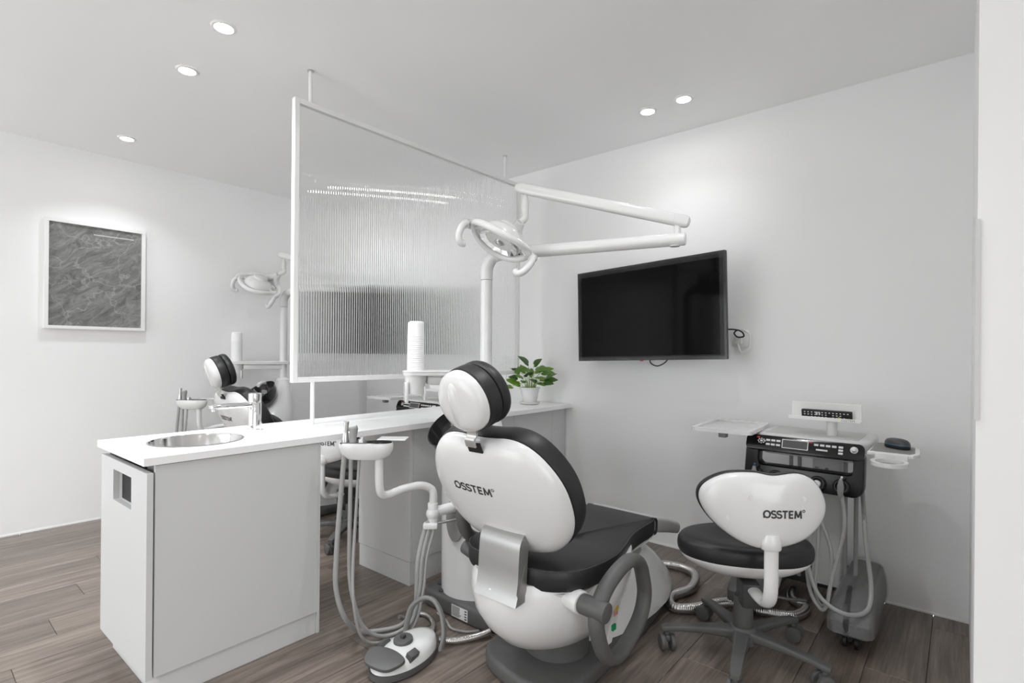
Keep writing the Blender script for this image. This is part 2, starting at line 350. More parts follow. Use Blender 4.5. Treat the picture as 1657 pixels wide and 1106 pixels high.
po_ = bpy.data.objects.new('fill_window_portal', pl); COL.objects.link(po_); po_.location = (X0 - 0.05, (WY0 + WY1) / 2, (WZ0 + WZ1) / 2); po_.rotation_euler = (0, -PI / 2, 0)
VX0, VX1 = -2.2, 0.1
struct('wall_near', MB().box(X0, VX0, Y0 - 0.1, Y0, 0, ZC).box(VX1, XW, Y0 - 0.1, Y0, 0, ZC).box(VX0, VX1, Y0 - 0.1, Y0, 0, WZ0).box(VX0, VX1, Y0 - 0.1, Y0, WZ1, ZC), WALL, 'white wall with an added window at the near end of the room')
wn = struct('fill_window_2', MB().box(VX0, VX0 + 0.05, Y0 - 0.085, Y0 - 0.015, WZ0, WZ1).box(VX1 - 0.05, VX1, Y0 - 0.085, Y0 - 0.015, WZ0, WZ1).box(VX0 + 0.05, VX1 - 0.05, Y0 - 0.085, Y0 - 0.015, WZ0, WZ0 + 0.05).box(VX0 + 0.05, VX1 - 0.05, Y0 - 0.085, Y0 - 0.015, WZ1 - 0.05, WZ1), WMT, 'added white framed window at the near end of the room')  # another added opening, fills cabinet fronts and ceiling with sky light
for q in range(1, 3):
    x_ = VX0 + (VX1 - VX0) * q / 3; obj('mullion', MB().box(x_ - 0.02, x_ + 0.02, Y0 - 0.08, Y0 - 0.02, WZ0 + 0.05, WZ1 - 0.05), WMT, wn)
pl = bpy.data.lights.new('fill_window_portal', 'AREA'); pl.shape = 'RECTANGLE'; pl.size = VX1 - VX0; pl.size_y = WZ1 - WZ0; pl.cycles.is_portal = True
po_ = bpy.data.objects.new('fill_window_portal', pl); COL.objects.link(po_); po_.location = ((VX0 + VX1) / 2, Y0 - 0.05, (WZ0 + WZ1) / 2); po_.rotation_euler = (PI / 2, 0, 0)
pier = struct('wall_pier', MB().box(1.9, XW, Y0, -0.028, 0, ZC), WALL, 'white wall pier at the right edge of the room')
g = obj('corner_trim', MB().box(1.893, 1.92, -0.034, -0.024, 0.98, 1.52), GWH, pier); g['label'] = 'slim flush pull recessed at the corner of the pier'
struct('baseboard_left', MB().box(X0, XW, YW - 0.004, YW, 0, 0.008), WMT, 'thin white sealant bead along the picture wall')
struct('baseboard_right', MB().box(XW - 0.004, XW, -0.028, YW - 0.004, 0, 0.008), WMT, 'thin white sealant bead along the television wall')

# downlights
names = {5: 'recessed ceiling downlight beyond the fluted screen, nearer one of the pair', 6: 'recessed ceiling downlight beyond the fluted screen, farther one of the pair', 0: 'recessed ceiling downlight nearest the hanging screen on the left, topmost in view', 1: 'recessed ceiling downlight second from the top left, between two others',
         2: 'recessed ceiling downlight nearest the picture wall', 3: 'recessed ceiling downlight, left one of the pair above the television', 4: 'recessed ceiling downlight, right one of the pair above the television'}
def downlight(i, x, y):
    t = Thing('downlight', names.get(i, 'recessed white ceiling downlight added outside the picture'), 'downlight', (x, y, ZC), 'recessed ceiling downlights')
    prof = [(0.033, -0.001), (0.036, -0.006), (0.044, -0.005), (0.049, -0.0002)]
    t.part('trim_ring', MB().lathe(prof, 32, Matrix.Translation((x, y, ZC)), caps=False), WMT)
    t.part('lens', MB().lathe([(0.001, -0.0032), (0.033, -0.0032)], 32, Matrix.Translation((x, y, ZC)), caps=False), GLOW)
    ld = bpy.data.lights.new('downlight_beam', 'AREA'); ld.shape = 'DISK'; ld.size = 0.055; ld.energy = LIGHT_POWER * WALL_PAIR.get(i, 1.0); ld.spread = math.radians(LIGHT_SPREAD); ld.color = (0.975, 1.0, 1.03)
    lo = bpy.data.objects.new('downlight_beam', ld); COL.objects.link(lo); lo.location = (0, 0, -0.008); lo.parent = t.e
for i, (x, y) in enumerate(DOWNLIGHTS): downlight(i, x, y)

# framed print
t = Thing('framed_print', 'white framed grey aerial terrain print on the left wall', 'picture', (0.889, YW, 1.276))
px0, px1, pz0, pz1 = 0.619, 1.160, 1.276, 1.977
Mp = Matrix(((1, 0, 0, 0), (0, 0, -1, YW), (0, 1, 0, 0), (0, 0, 0, 1)))
for nm, a in (('frame_rail', (px0, px1, pz1 - 0.02, pz1)), ('frame_rail', (px0, px1, pz0, pz0 + 0.02)), ('frame_stile', (px0, px0 + 0.022, pz0 + 0.02, pz1 - 0.02)), ('frame_stile', (px1 - 0.022, px1, pz0 + 0.02, pz1 - 0.02))):
    t.part(nm, MB().box(a[0], a[1], YW - 0.032, YW - 0.001, a[2], a[3], 0.001, 1), WMT)
pr_ = t.part('print', MB().box(px0 + 0.02, px1 - 0.02, YW - 0.016, YW - 0.012, pz0 + 0.018, pz1 - 0.018), print_mat(), label='grey relief of ridges and river lines')
mb = MB()
for q in range(34):
    xa = 0.87 + q * 0.0066; mb.box(xa, xa + 0.0042, YW - 0.0168, YW - 0.0161, 1.905 - 0.0, 1.911)
tt = t.part('caption_dots', mb, mat('caption_white', (0.85, 0.85, 0.85), 0.6), pr_); tt['kind'] = 'stuff'

# ------------------------------------------------------------------ counter
KA = math.radians(1.2); K = Matrix.Translation((0.52, 1.968, 0)) @ Matrix.Rotation(KA, 4, 'Z')
WT = 0.802; KL = 2.488
sx, sy, sr = 0.25, 0.266, 0.158
cor = [(0, 0), (KL, 0), (KL, 0.53), (0, 0.53)]
angs = sorted([2 * PI * q / 72 for q in range(72)] + [math.atan2(c[1] - sy, c[0] - sx) % (2 * PI) for c in cor])
def hitrect(a):
    dx, dy = math.cos(a), math.sin(a); ts = []
    if dx > 1e-9: ts.append((KL - sx) / dx)
    if dx < -1e-9: ts.append(-sx / dx)
    if dy > 1e-9: ts.append((0.53 - sy) / dy)
    if dy < -1e-9: ts.append(-sy / dy)
    q = min(ts); return (sx + dx * q, sy + dy * q)
wt = Thing('worktop', 'long white stone worktop running from the sink to the television wall', 'worktop', K @ V(1.2, 0.26, WT - 0.025))
wt.part('slab', MB().holed([hitrect(a) for a in angs], [(sx + sr * math.cos(a), sy + sr * math.sin(a)) for a in angs], WT - 0.025, WT, K), STONE, smooth=False)
t = Thing('sink_basin', 'round stainless steel basin sunk into the white worktop', 'sink', K @ V(sx, sy, WT - 0.12))
MS = K @ Matrix.Translation((sx, sy, 0))
t.part('bowl', MB().lathe([(sr + 0.004, WT + 0.0015), (sr - 0.003, WT + 0.002), (sr - 0.006, WT - 0.004), (sr - 0.014, WT - 0.05), (sr - 0.045, WT - 0.095), (0.07, WT - 0.118), (0.03, WT - 0.122)], 56, MS, caps=False), mat('basin_steel', (0.72, 0.72, 0.71), 0.14, metal=1.0))
t.part('drain', MB().lathe([(0.031, WT - 0.123), (0.031, WT - 0.118), (0.022, WT - 0.1175), (0.02, WT - 0.12), (0.001, WT - 0.12)], 24, MS, caps=False), CHR)
# tap
fx, fy = 1.027, 2.341
t = Thing('tap', 'chrome cylindrical mixer tap beside the round basin', 'tap', (fx, fy, WT))
t.part('body', MB().lathe([(0.030, WT), (0.030, WT + 0.006), (0.0265, WT + 0.008), (0.0265, WT + 0.118), (0.0255, WT + 0.1195)], 36, Matrix.Translation((fx, fy, 0))), CHR)
t.part('cap', MB().lathe([(0.0262, WT + 0.121), (0.0266, WT + 0.124), (0.0266, WT + 0.158), (0.0245, WT + 0.1605), (0.001, WT + 0.161)], 36, Matrix.Translation((fx, fy, 0))), CHR)
Mt = Matrix.Translation((fx, fy, WT + 0.112)) @ Matrix.Rotation(PI + 0.06, 4, 'Z')
sp = MB().box(0.012, 0.185, -0.017, 0.017, -0.010, 0.010, 0.006, 3, Mt)
spo = t.part('spout', sp, CHR)
t.part('aerator', MB().cyl(Mt @ V(0.168, 0, -0.018), Mt @ V(0.168, 0, -0.008), 0.011, 20), STL, spo)

# sink cabinet
t = Thing('sink_cabinet', 'pale grey sink cabinet with a square waste opening in its end', 'cabinet', K @ V(0.3, 0.25, 0))
t.part('carcass', MB().box(0.05, 0.605, 0.022, 0.505, 0.088, 0.60, M=K).box(0.05, 0.07, 0.022, 0.14, 0.60, WT - 0.026, M=K).box(0.05, 0.07, 0.385, 0.505, 0.60, WT - 0.026, M=K), CABD)
t.part('front_panel', MB().box(0.034, 0.607, 0.008, 0.022, 0.088, WT - 0.028, 0.001, 1, K), CAB)
t.part('back_panel', MB().box(0.034, 0.607, 0.505, 0.518, 0.088, WT - 0.028, 0.001, 1, K), CAB)
t.part('side_panel', MB().box(0.607, 0.620, 0.010, 0.516, 0.0, WT - 0.028, 0.001, 1, K), CAB)
t.part('plinth', MB().box(0.05, 0.606, 0.014, 0.512, 0.0, 0.086, 0.001, 1, K), CAB)
hy0, hy1, hz0, hz1 = 0.160, 0.362, 0.607, 0.716
Md = K @ Matrix(((0, 0, 1, 0.010), (1, 0, 0, 0), (0, 1, 0, 0), (0, 0, 0, 1)))   # local x->y, y->z, z->x
dr = t.part('end_door', MB().holed(rrect(0.004, 0.512, 0.088, 0.752, 0.002, 3), rrect(hy0, hy1, hz0, hz1, 0.002, 3), 0.0, 0.018, Md), CAB, smooth=False)
t.part('chute', MB().holed(rrect(hy0 - 0.003, hy1 + 0.003, hz0 - 0.003, hz1 + 0.003, 0.002, 3), rrect(hy0, hy1, hz0, hz1, 0.002, 3), 0.0185, 0.027, Md), WMT, dr, smooth=False)
t.part('waste_box', MB().box(0.0375, 0.043, hy0 - 0.02, hy1 + 0.02, hz0 - 0.02, hz1 + 0.02, M=K), BLM, dr, label='black liner seen through the square opening')
# storage cabinet
t = Thing('storage_cabinet', 'pale grey cabinet under the worktop against the television wall', 'cabinet', K @ V(1.8, 0.25, 0))
t.part('carcass', MB().box(1.145, KL - 0.001, 0.07, 0.46, 0.118, WT - 0.026, M=K), CABD)
t.part('end_panel', MB().box(1.128, 1.145, 0.055, 0.478, 0.118, WT - 0.028, 0.001, 1, K), CAB)
t.part('plinth', MB().box(1.131, KL - 0.001, 0.060, 0.474, 0.0, 0.116, 0.001, 1, K), CAB)
xs = [1.146, 1.50, 1.93, 2.33, KL - 0.002]
for a, b in zip(xs[:-1], xs[1:]):
    t.part('door', MB().box(a, b - 0.003, 0.055, 0.071, 0.118, WT - 0.032, 0.001, 1, K), CAB)
for a, b in zip(xs[:-1], xs[1:]):
    t.part('back_door', MB().box(a, b - 0.003, 0.459, 0.476, 0.118, WT - 0.032, 0.001, 1, K), CAB)

# ------------------------------------------------------------------ fluted partition screen
SX0, SX1, SZ0, SZ1, SY = 1.183, 2.798, 1.002, 2.306, 2.33
t = Thing('partition_screen', 'white framed fluted glass screen hanging above the worktop', 'screen', ((SX0 + SX1) / 2, SY, SZ0))
for nm, a in (('frame_stile', (SX0, SX0 + 0.024, SZ0, SZ1)), ('frame_stile', (SX1 - 0.024, SX1, SZ0, SZ1)), ('frame_rail', (SX0 + 0.024, SX1 - 0.024, SZ0, SZ0 + 0.024)), ('frame_rail', (SX0 + 0.024, SX1 - 0.024, SZ1 - 0.024, SZ1))):
    t.part(nm, MB().box(a[0], a[1], SY - 0.014, SY + 0.014, a[2], a[3], 0.0015, 1), WMT)
pitch = 0.0127; gx0, gx1 = SX0 + 0.022, SX1 - 0.022; nf = int((gx1 - gx0) / pitch); pitch = (gx1 - gx0) / nf
prof = []
for q in range(nf):
    for s_ in range(8):
        u_ = s_ / 8; prof.append((gx0 + (q + u_) * pitch, SY - 0.0018 - 0.0016 * 4 * u_ * (1 - u_)))
prof.append((gx1, SY - 0.0018))
pts = [(x, y, SZ0 + 0.022) for x, y in prof] + [(gx1, SY + 0.0022, SZ0 + 0.022), (gx0, SY + 0.0022, SZ0 + 0.022)]
n_ = len(pts); top = [(x, y, SZ1 - 0.022) for x, y, z in pts]
fs = [(i, (i + 1) % n_, n_ + (i + 1) % n_, n_ + i) for i in range(n_)]
fs.append(tuple(range(n_))[::-1]); fs.append(tuple(range(n_, 2 * n_)))
t.part('fluted_pane', MB().add(pts + top, fs), FLUTE, label='clear vertically reeded glass', angle=40)
for x in (1.262, 2.64):
    rd = t.part('ceiling_rod', MB().cyl((x, SY - 0.004, SZ1 - 0.002), (x, SY - 0.004, ZC), 0.0085, 16), WMT)
    t.part('ceiling_flange', MB().cyl((x, SY - 0.004, ZC - 0.006), (x, SY - 0.004, ZC), 0.014, 20), STL, rd)
for x in (1.285, 2.66): t.part('worktop_post', MB().cyl((x, SY - 0.004, WT), (x, SY - 0.004, SZ0 + 0.001), 0.0095, 16), WMT)

# ------------------------------------------------------------------ televisions
def television(left, right, zc, roll, label):
    A, B = Vector((*left, 0)), Vector((*right, 0)); c = (A + B) / 2; ex = (B - A).normalized(); nrm = ex.cross(Z_)
    M = Matrix.Translation((c.x, c.y, zc)) @ Matrix((ex, Z_, nrm)).transposed().to_4x4() @ Matrix.Rotation(roll, 4, 'Z')
    t = Thing('television', label, 'television', (c.x, c.y, zc - 0.28), 'televisions on the right wall')
    W, Hh = 0.965, 0.558
    t.part('housing', MB().box(-W / 2 + 0.006, W / 2 - 0.006, -Hh / 2 + 0.006, Hh / 2 - 0.006, -0.032, 0.0, 0.006, 2, M).box(-0.33, 0.33, -0.24, 0.12, -0.065, -0.03, 0.015, 2, M), BLM)
    t.part('bezel', MB().holed(rrect(-W / 2, W / 2, -Hh / 2, Hh / 2, 0.004, 3), rrect(-W / 2 + 0.012, W / 2 - 0.012, -Hh / 2 + 0.018, Hh / 2 - 0.012, 0.002, 3), -0.012, 0.006, M), BLK, smooth=False)
    sc = t.part('screen_panel', MB().box(-W / 2 + 0.010, W / 2 - 0.010, -Hh / 2 + 0.016, Hh / 2 - 0.010, -0.004, 0.003, M=M), SCRN, smooth=False)
    fm = MB(); rnd = random.Random(3)
    for (x0, x1, y0, y1) in ((-W / 2, W / 2, Hh / 2 - 0.034, Hh / 2), (-W / 2, W / 2, -Hh / 2, -Hh / 2 + 0.026), (-W / 2, -W / 2 + 0.032, -Hh / 2, Hh / 2), (W / 2 - 0.032, W / 2, -Hh / 2, Hh / 2)):
        nx, ny_ = (40, 4) if x1 - x0 > y1 - y0 else (4, 30); g = []
        for j in range(ny_ + 1):
            for i in range(nx + 1): g.append(M @ V(x0 + (x1 - x0) * i / nx, y0 + (y1 - y0) * j / ny_, 0.0075 + rnd.random() * 0.0035))
        fm.add(g, [(j * (nx + 1) + i, j * (nx + 1) + i + 1, (j + 1) * (nx + 1) + i + 1, (j + 1) * (nx + 1) + i) for j in range(ny_) for i in range(nx)])
    t.part('protective_film', fm, TVFM, sc, label='crinkled clear film left around the edge')
    t.part('indicator', MB().box(-0.03, -0.012, -Hh / 2 - 0.005, -Hh / 2 + 0.0005, -0.004, 0.004, 0.001, 1, M), RED)
    wall = XW - 0.002
    a = t.part('mount_arm', MB().tube([M @ V(0, -0.02, -0.06), V(c.x + 0.10, c.y + 0.05, zc - 0.02), V(wall - 0.01, c.y, zc - 0.02)], 0.018, 10), DGR)
    t.part('wall_plate', MB().box(wall - 0.012, wall, c.y - 0.11, c.y + 0.11, zc - 0.13, zc + 0.09, 0.002, 1), DGR, a)
    t.part('cable', MB().tube(catmull([M @ V(0.02, -0.26, -0.02), M @ V(0.03, -0.295, -0.012), M @ V(0.075, -0.312, -0.01), M @ V(0.12, -0.29, -0.02), M @ V(0.13, -0.25, -0.05)], 6), 0.0035, 8), BLM)
    return t
television((2.855, 1.872), (2.752, 0.917), 1.390, math.radians(1.6), 'black flat television with film around its edge on the right wall')
television((2.86, 4.27), (2.80, 3.31), 1.405, 0.0, 'black flat television seen blurred through the fluted screen')
# socket with coiled cable beside the television
t = Thing('wall_socket', 'small white wall outlet with a coiled black cable right of the television', 'outlet', (XW, 0.925, 1.235))
yq, zq = 0.925, 1.235
t.part('faceplate', MB().box(XW - 0.012, XW - 0.001, yq - 0.043, yq + 0.043, zq - 0.043, zq + 0.043, 0.003, 2), WMT)
t.part('plug', MB().box(XW - 0.05, XW - 0.012, yq - 0.02, yq + 0.02, zq - 0.03, zq + 0.015, 0.006, 2), WPL)
t.part('cable_coil', MB().tube(catmull([(2.955, yq + 0.12, zq + 0.03), (2.95, yq + 0.05, zq + 0.05), (2.94, yq - 0.02, zq + 0.04), (2.95, yq - 0.035, zq + 0.012), (2.96, yq + 0.0, zq + 0.008), (2.965, yq + 0.02, zq + 0.03), (2.95, yq - 0.005, zq + 0.045), (2.955, yq - 0.03, zq + 0.03)], 6), 0.004, 8), BLM)
t.part('white_lead', MB().tube(catmull([(2.965, yq, zq - 0.03), (2.96, yq - 0.02, zq - 0.075), (2.965, yq - 0.055, zq - 0.05), (2.962, yq - 0.06, zq + 0.02), (2.965, yq - 0.02, zq + 0.05)], 6), 0.005, 8), WPL)

# ------------------------------------------------------------------ potted plant
PX, PY = 2.80, 2.225
t = Thing('potted_pothos', 'green leafy pothos in a white pot at the far end of the worktop', 'plant', (PX, PY, WT))
MP = Matrix.Translation((PX, PY, WT + 0.001))
t.part('saucer', MB().lathe([(0.05, 0), (0.064, 0.003), (0.070, 0.014), (0.067, 0.014), (0.061, 0.005), (0.002, 0.005)], 32, MP), WPL)
t.part('pot', MB().lathe([(0.044, 0.006), (0.047, 0.008), (0.063, 0.098), (0.069, 0.099), (0.070, 0.112), (0.065, 0.112), (0.062, 0.094), (0.002, 0.093)], 36, MP), WPL)
t.part('soil', MB().lathe([(0.061, 0.092), (0.04, 0.098), (0.002, 0.101)], 20, MP), SOIL)
LEAF = leaf_mat(); STEM = mat('plant_stem', (0.28, 0.40, 0.08), 0.5)
lo_ = [(0, 0), (0.10, 0.16), (0.26, 0.16), (0.38, 0.02), (0.42, -0.16), (0.36, -0.42), (0.2, -0.72), (0, -1.0)]
def leaf_mesh():
    mb = MB(); L_ = []
    rim = lo_ + [(-x, y) for x, y in lo_[-2:0:-1]]
    mid = [(0, 0), (0, -0.2), (0, -0.5), (0, -0.8), (0, -1.0)]
    vs = [V(x, y, -0.10 * abs(x) / 0.42 - 0.22 * max(0, -y) ** 2 + (0.05 if abs(x) > 0.3 else 0)) for x, y in rim] + [V(0, -0.35, 0.02 - 0.02)]
    c = len(rim); return mb.add(vs, [(i, (i + 1) % c, c) for i in range(c)])
lm = leaf_mesh(); leaf0 = None; rnd = random.Random(11)
def leaf(tip_dir, base, size, tilt):
    global leaf0
    if leaf0 is None:
        me = obj('leaf', lm, LEAF); leaf0 = me.data; bpy.data.objects.remove(me)
    o = bpy.data.objects.new('leaf', leaf0); COL.objects.link(o); o.parent = t.e
    y = -Vector(tip_dir).normalized(); z = (Vector((0, 0, 1)) + Vector(tilt)); z = (z - y * z.dot(y)).normalized(); x = y.cross(z)
    o.matrix_local = Matrix.Translation(Vector(base) - t.o) @ Matrix((x, y, z)).transposed().to_4x4() @ Matrix.Scale(size, 4)
toCam = Vector((-PX, -PY, 0)).normalized()
spec = []
# (angle along the view plane: + right, height, length, depth)
for (rx, hz, sz, dp) in [(-0.10, 0.13, .062, .0), (-0.125, 0.105, .06, .03), (-0.05, 0.215, .07, .02), (-0.015, 0.245, .075, .0), (0.04, 0.20, .065, -.03), (0.055, 0.215, .07, .02), (0.09, 0.19, .07, .0),
                         (0.115, 0.165, .065, .03), (0.10, 0.135, .06, .04), (0.05, 0.165, .07, .05), (-0.01, 0.175, .07, .05), (-0.055, 0.165, .06, .05), (-0.075, 0.19, .055, -.03), (0.0, 0.205, .06, -.04), (0.02, 0.15, .055, .06),
                         (-0.035, 0.14, .055, .06), (0.075, 0.15, .06, -.03), (-0.09, 0.155, .055, -.04), (0.03, 0.235, .06, -.03), (0.125, 0.145, .06, -.02), (-0.03, 0.19, .06, -.07), (0.06, 0.13, .05, .07), (0.105, 0.205, .055, -.05), (-0.07, 0.12, .05, .06)]:
    Rr = Vector((0.62, -0.78, 0)); b = V(PX, PY, WT) + Rr * rx + toCam * dp + Z_ * (hz * 1.14); sz *= 1.12
    root = V(PX, PY, WT + 0.098) + Rr * rx * 0.25 + toCam * dp * 0.3
    mid = (root + b) / 2 + Z_ * 0.025 - Rr * rx * 0.12
    t.part('stem', MB().tube(catmull([root, mid, b], 5), 0.0017, 5), STEM)
    d = (Rr * rx * 1.2 + toCam * (dp * 0.8 + 0.03) + V(rnd.uniform(-.03, .03), rnd.uniform(-.03, .03), rnd.uniform(-.04, .06)))
    leaf(d, b, sz, V(rnd.uniform(-.5, .5), rnd.uniform(-.5, .5), 0) + toCam * 0.9)

# ------------------------------------------------------------------ dental chair
def build_chair(label):
    YC = 1.148
    t = Thing('dental_chair', label, 'dental chair', (1.7, YC, 0), 'dental chairs')
    # base plate
    ol = smooth2([(1.37, 1.16), (1.385, 1.03), (1.47, 0.965), (1.75, 0.965), (2.05, 0.985), (2.30, 1.03), (2.50, 1.11), (2.56, 1.19), (2.50, 1.27), (2.30, 1.34), (2.0, 1.37), (1.55, 1.37), (1.42, 1.32)], 6)
    t.part('base_plate', MB().prism(ol, 0.0, 0.058, r=0.016, seg=3), GRY)
    # sloped white base housing with skirt
    def egg(x0, x1, hw, z, fr=0.55, n=40):
        out = []
        for k_ in range(n):
            a = 2 * PI * k_ / n; c, s_ = math.cos(a), math.sin(a)
            c_ = math.copysign(abs(c) ** 0.7, c); s2 = math.copysign(abs(s_) ** 0.7, s_)
            w_ = hw * (1 - (1 - fr) * max(0, c_) ** 2); out.append(V((x0 + x1) / 2 + (x1 - x0) / 2 * c_, 1.163 + w_ * s2, z))
        return out
    t.part('base_housing', MB().loft([egg(1.70, 2.52, 0.183, 0.055), egg(1.70, 2.52, 0.183, 0.085), egg(1.70, 2.46, 0.178, 0.14), egg(1.72, 2.36, 0.172, 0.22), egg(1.74, 2.26, 0.162, 0.285), egg(1.78, 2.2, 0.14, 0.31)]), WPL)
    t.part('lift_column', MB().loft([egg(1.76, 2.10, 0.12, 0.30), egg(1.76, 2.08, 0.115, 0.385)]), GWH)
    sp_ = t.part('service_panel', MB().prism([(1.685, 0.085), (1.725, 0.085), (1.84, 0.29), (1.805, 0.30)], 0, 0.006, Matrix(((1, 0, 0, 0), (0, 0, -1, 0.982), (0, 1, 0, 0), (0, 0, 0, 1))), 0.001, 1), WMT)
    t.part('warning_label', MB().box(1.742, 1.772, 0.9745, 0.9755, 0.192, 0.208), YEL, sp_, label='yellow warning label')
    t.part('notice_label', MB().box(1.738, 1.768, 0.9745, 0.9755, 0.175, 0.190), PINK, sp_, label='pink notice label')
    t.part('rocker_switch', MB().box(1.722, 1.746, 0.968, 0.977, 0.128, 0.150, 0.002, 2), GRN, sp_, label='green rocker switch')
    # seat bowl
    def ell(cx, rx, ry, z, n=40): return [V(cx + rx * math.cos(2 * PI * k_ / n), YC + ry * math.sin(2 * PI * k_ / n), z) for k_ in range(n)]
    t.part('seat_shell', MB().loft([ell(1.615, 0.355, 0.245, 0.415), ell(1.61, 0.362, 0.252, 0.39), ell(1.605, 0.36, 0.252, 0.34), ell(1.60, 0.34, 0.238, 0.28), ell(1.60, 0.30, 0.208, 0.22), ell(1.60, 0.24, 0.165, 0.165), ell(1.60, 0.16, 0.115, 0.13), ell(1.60, 0.07, 0.05, 0.115)]), WPL)
    t.part('neck_post', MB().cyl((1.62, YC, 0.05), (1.62, YC, 0.13), 0.12, 32), GRY)
    hw = [(1.305, 0.0), (1.31, 0.11), (1.335, 0.18), (1.40, 0.235), (1.50, 0.25), (1.62, 0.243), (1.74, 0.215), (1.86, 0.180), (1.96, 0.168), (2.06, 0.168), (2.10, 0.160), (2.108, 0.145)]
    side = [(x, YC - h) for x, h in hw] + [(x, YC + h) for x, h in reversed(hw[1:])]
    def zt(x): return 0.462 + 0.010 * math.cos((x - 1.35) * 5.5) - 0.006 * math.exp(-((x - 1.65) / 0.2) ** 2)
    so = smooth2(side, 4)
    def sring(s_, dz): 
        cx = 1.68
        return [V(cx + (x - cx) * s_, YC + (y - YC) * s_, zt(x) + dz) for x, y in so]
    cu = t.part('seat_cushion', MB().loft([sring(0.95, -0.074), sring(0.985, -0.070), sring(1.0, -0.058), sring(1.003, -0.03), sring(1.0, -0.012), sring(0.985, -0.003), sring(0.93, 0.001), sring(0.6, -0.003), sring(0.2, -0.006)]), VIN)
    t.part('piping', MB().tube([p + V(0, 0, 0.0005) for p in sring(0.993, -0.006)], 0.0022, 6, closed=True), DGR, cu)
    def sring2(s_, z): return [V(1.68 + (x - 1.68) * s_, YC + (y - YC) * s_, z) for x, y in so]
    t.part('seat_pan', MB().loft([sring2(0.80, 0.345), sring2(0.93, 0.37), sring2(0.96, 0.39)]), WPL)
    # foot rest
    def frect(x, hw_, z0, z1):
        o_ = rrect(YC - hw_, YC + hw_, z0, z1, min(0.018, (z1 - z0) / 2.2), 4); return [V(x, a, b) for a, b in o_]
    t.part('foot_rest', MB().loft([frect(2.09, 0.160, 0.388, 0.455), frect(2.13, 0.166, 0.382, 0.452), frect(2.22, 0.178, 0.362, 0.425), frect(2.30, 0.185, 0.340, 0.395), frect(2.315, 0.182, 0.345, 0.388)]), mat('silver_plastic', (0.42, 0.42, 0.415), 0.35))
    # silver back bracket: a bent plate
    pf = [(1.310, 0.585), (1.286, 0.573), (1.268, 0.548), (1.262, 0.50), (1.258, 0.44), (1.250, 0.395), (1.240, 0.366)]
    rows = []
    prof = catmull([(a, 0, b) for a, b in pf], 5)
    br = MB(); N = len(prof); y0_, y1_ = YC - 0.108, YC + 0.062
    outer = [(p.x, p.z) for p in prof]; inner = [(p.x + 0.045, p.z + 0.004) for p in prof]
    lo2 = outer + inner[::-1]
    br.loft([[V(a, y0_ - (0.006 if b < 0.4 else 0), b) for a, b in lo2], [V(a, y0_ + 0.004, b) for a, b in lo2], [V(a, y1_ - 0.004, b) for a, b in lo2], [V(a, y1_, b) for a, b in lo2]])
    t.part('back_bracket', br, mat('satin_steel', (0.40, 0.40, 0.395), 0.36, metal=0.85, bump=(220, 0.04, 0.0005)), angle=30)
    # backrest
    side = [(0, .494), (.07, .497), (.125, .508), (.185, .533), (.237, .58), (.268, .64), (.277, .70), (.272, .755), (.25, .805), (.212, .85), (.165, .878), (.11, .888), (.05, .884)]
    full = side + [(0, .882)] + [(-a, b) for a, b in side[:0:-1]]
    bo = smooth2(full, 3); nR = V(-0.894, 0, -0.447)
    def bring(s_, off):
        return [V(1.2 + (0.9 - (0.69 + (z - 0.69) * s_)) * 0.5, YC + y * s_, 0.69 + (z - 0.69) * s_) + nR * off for y, z in bo]
    shell = MB().loft([bring(0.97, -0.004), bring(1.0, 0.0), bring(0.998, 0.010), bring(0.975, 0.024), bring(0.92, 0.038), bring(0.82, 0.050), bring(0.66, 0.060), bring(0.45, 0.067), bring(0.2, 0.070), bring(0.03, 0.0705)])
    bs = t.part('backrest_shell', shell, WPL, angle=60)
    e1 = V(0, -1, 0); e2 = V(-0.447, 0, 0.894)
    bvh = bvh_of(shell)
    t.part('logo', logo_mb(0.0295, V(1.27, 1.200, 0.735), e1, e2, nR, bvh, 1.36), INK, bs, smooth=False)
    t.part('backrest_cushion', MB().loft([bring(0.96, -0.002), bring(1.005, -0.004), bring(1.02, -0.014), bring(1.022, -0.05), bring(1.01, -0.064), bring(0.97, -0.073), bring(0.85, -0.080), bring(0.5, -0.078), bring(0.1, -0.076)]), VIN)
    # headrest
    C = V(1.128, YC - 0.004, 0.999); hn = V(-0.93, 0.10, -0.30).normalized(); hu = (Z_ - hn * hn.z).normalized(); hv = hu.cross(hn)
    def hring(s_, off, n=40): return [C + hv * 0.108 * s_ * math.cos(2 * PI * k_ / n) + hu * 0.097 * s_ * math.sin(2 * PI * k_ / n) * (1 + 0.05 * math.sin(2 * PI * k_ / n)) + hn * off * 0.86 for k_ in range(n)]
    hs = t.part('headrest_shell', MB().loft([hring(0.97, -0.002), hring(1.0, 0.0), hring(1.0, 0.012), hring(0.97, 0.024), hring(0.88, 0.035), hring(0.70, 0.043), hring(0.4, 0.048), hring(0.05, 0.049)]), WPL, angle=60)
    rid = [C + hu * 0.104 * 0.78 * math.sin(a) + hv * 0.05 * math.cos(a) for a in [2 * PI * q / 32 for q in range(32)]]
    rid2 = [C + hu * 0.104 * 0.62 * math.sin(a) + hv * 0.022 * math.cos(a) for a in [2 * PI * q / 32 for q in range(32)]]
    t.part('headrest_ridge', MB().loft([[p + hn * 0.028 for p in rid], [p + hn * 0.0445 for p in rid2]]), WPL, hs, angle=60)
    t.part('headrest_cushion', MB().loft([hring(0.98, -0.001), hring(1.03, -0.006), hring(1.045, -0.02), hring(1.045, -0.045), hring(1.03, -0.056), hring(0.93, -0.060)]), VIN)
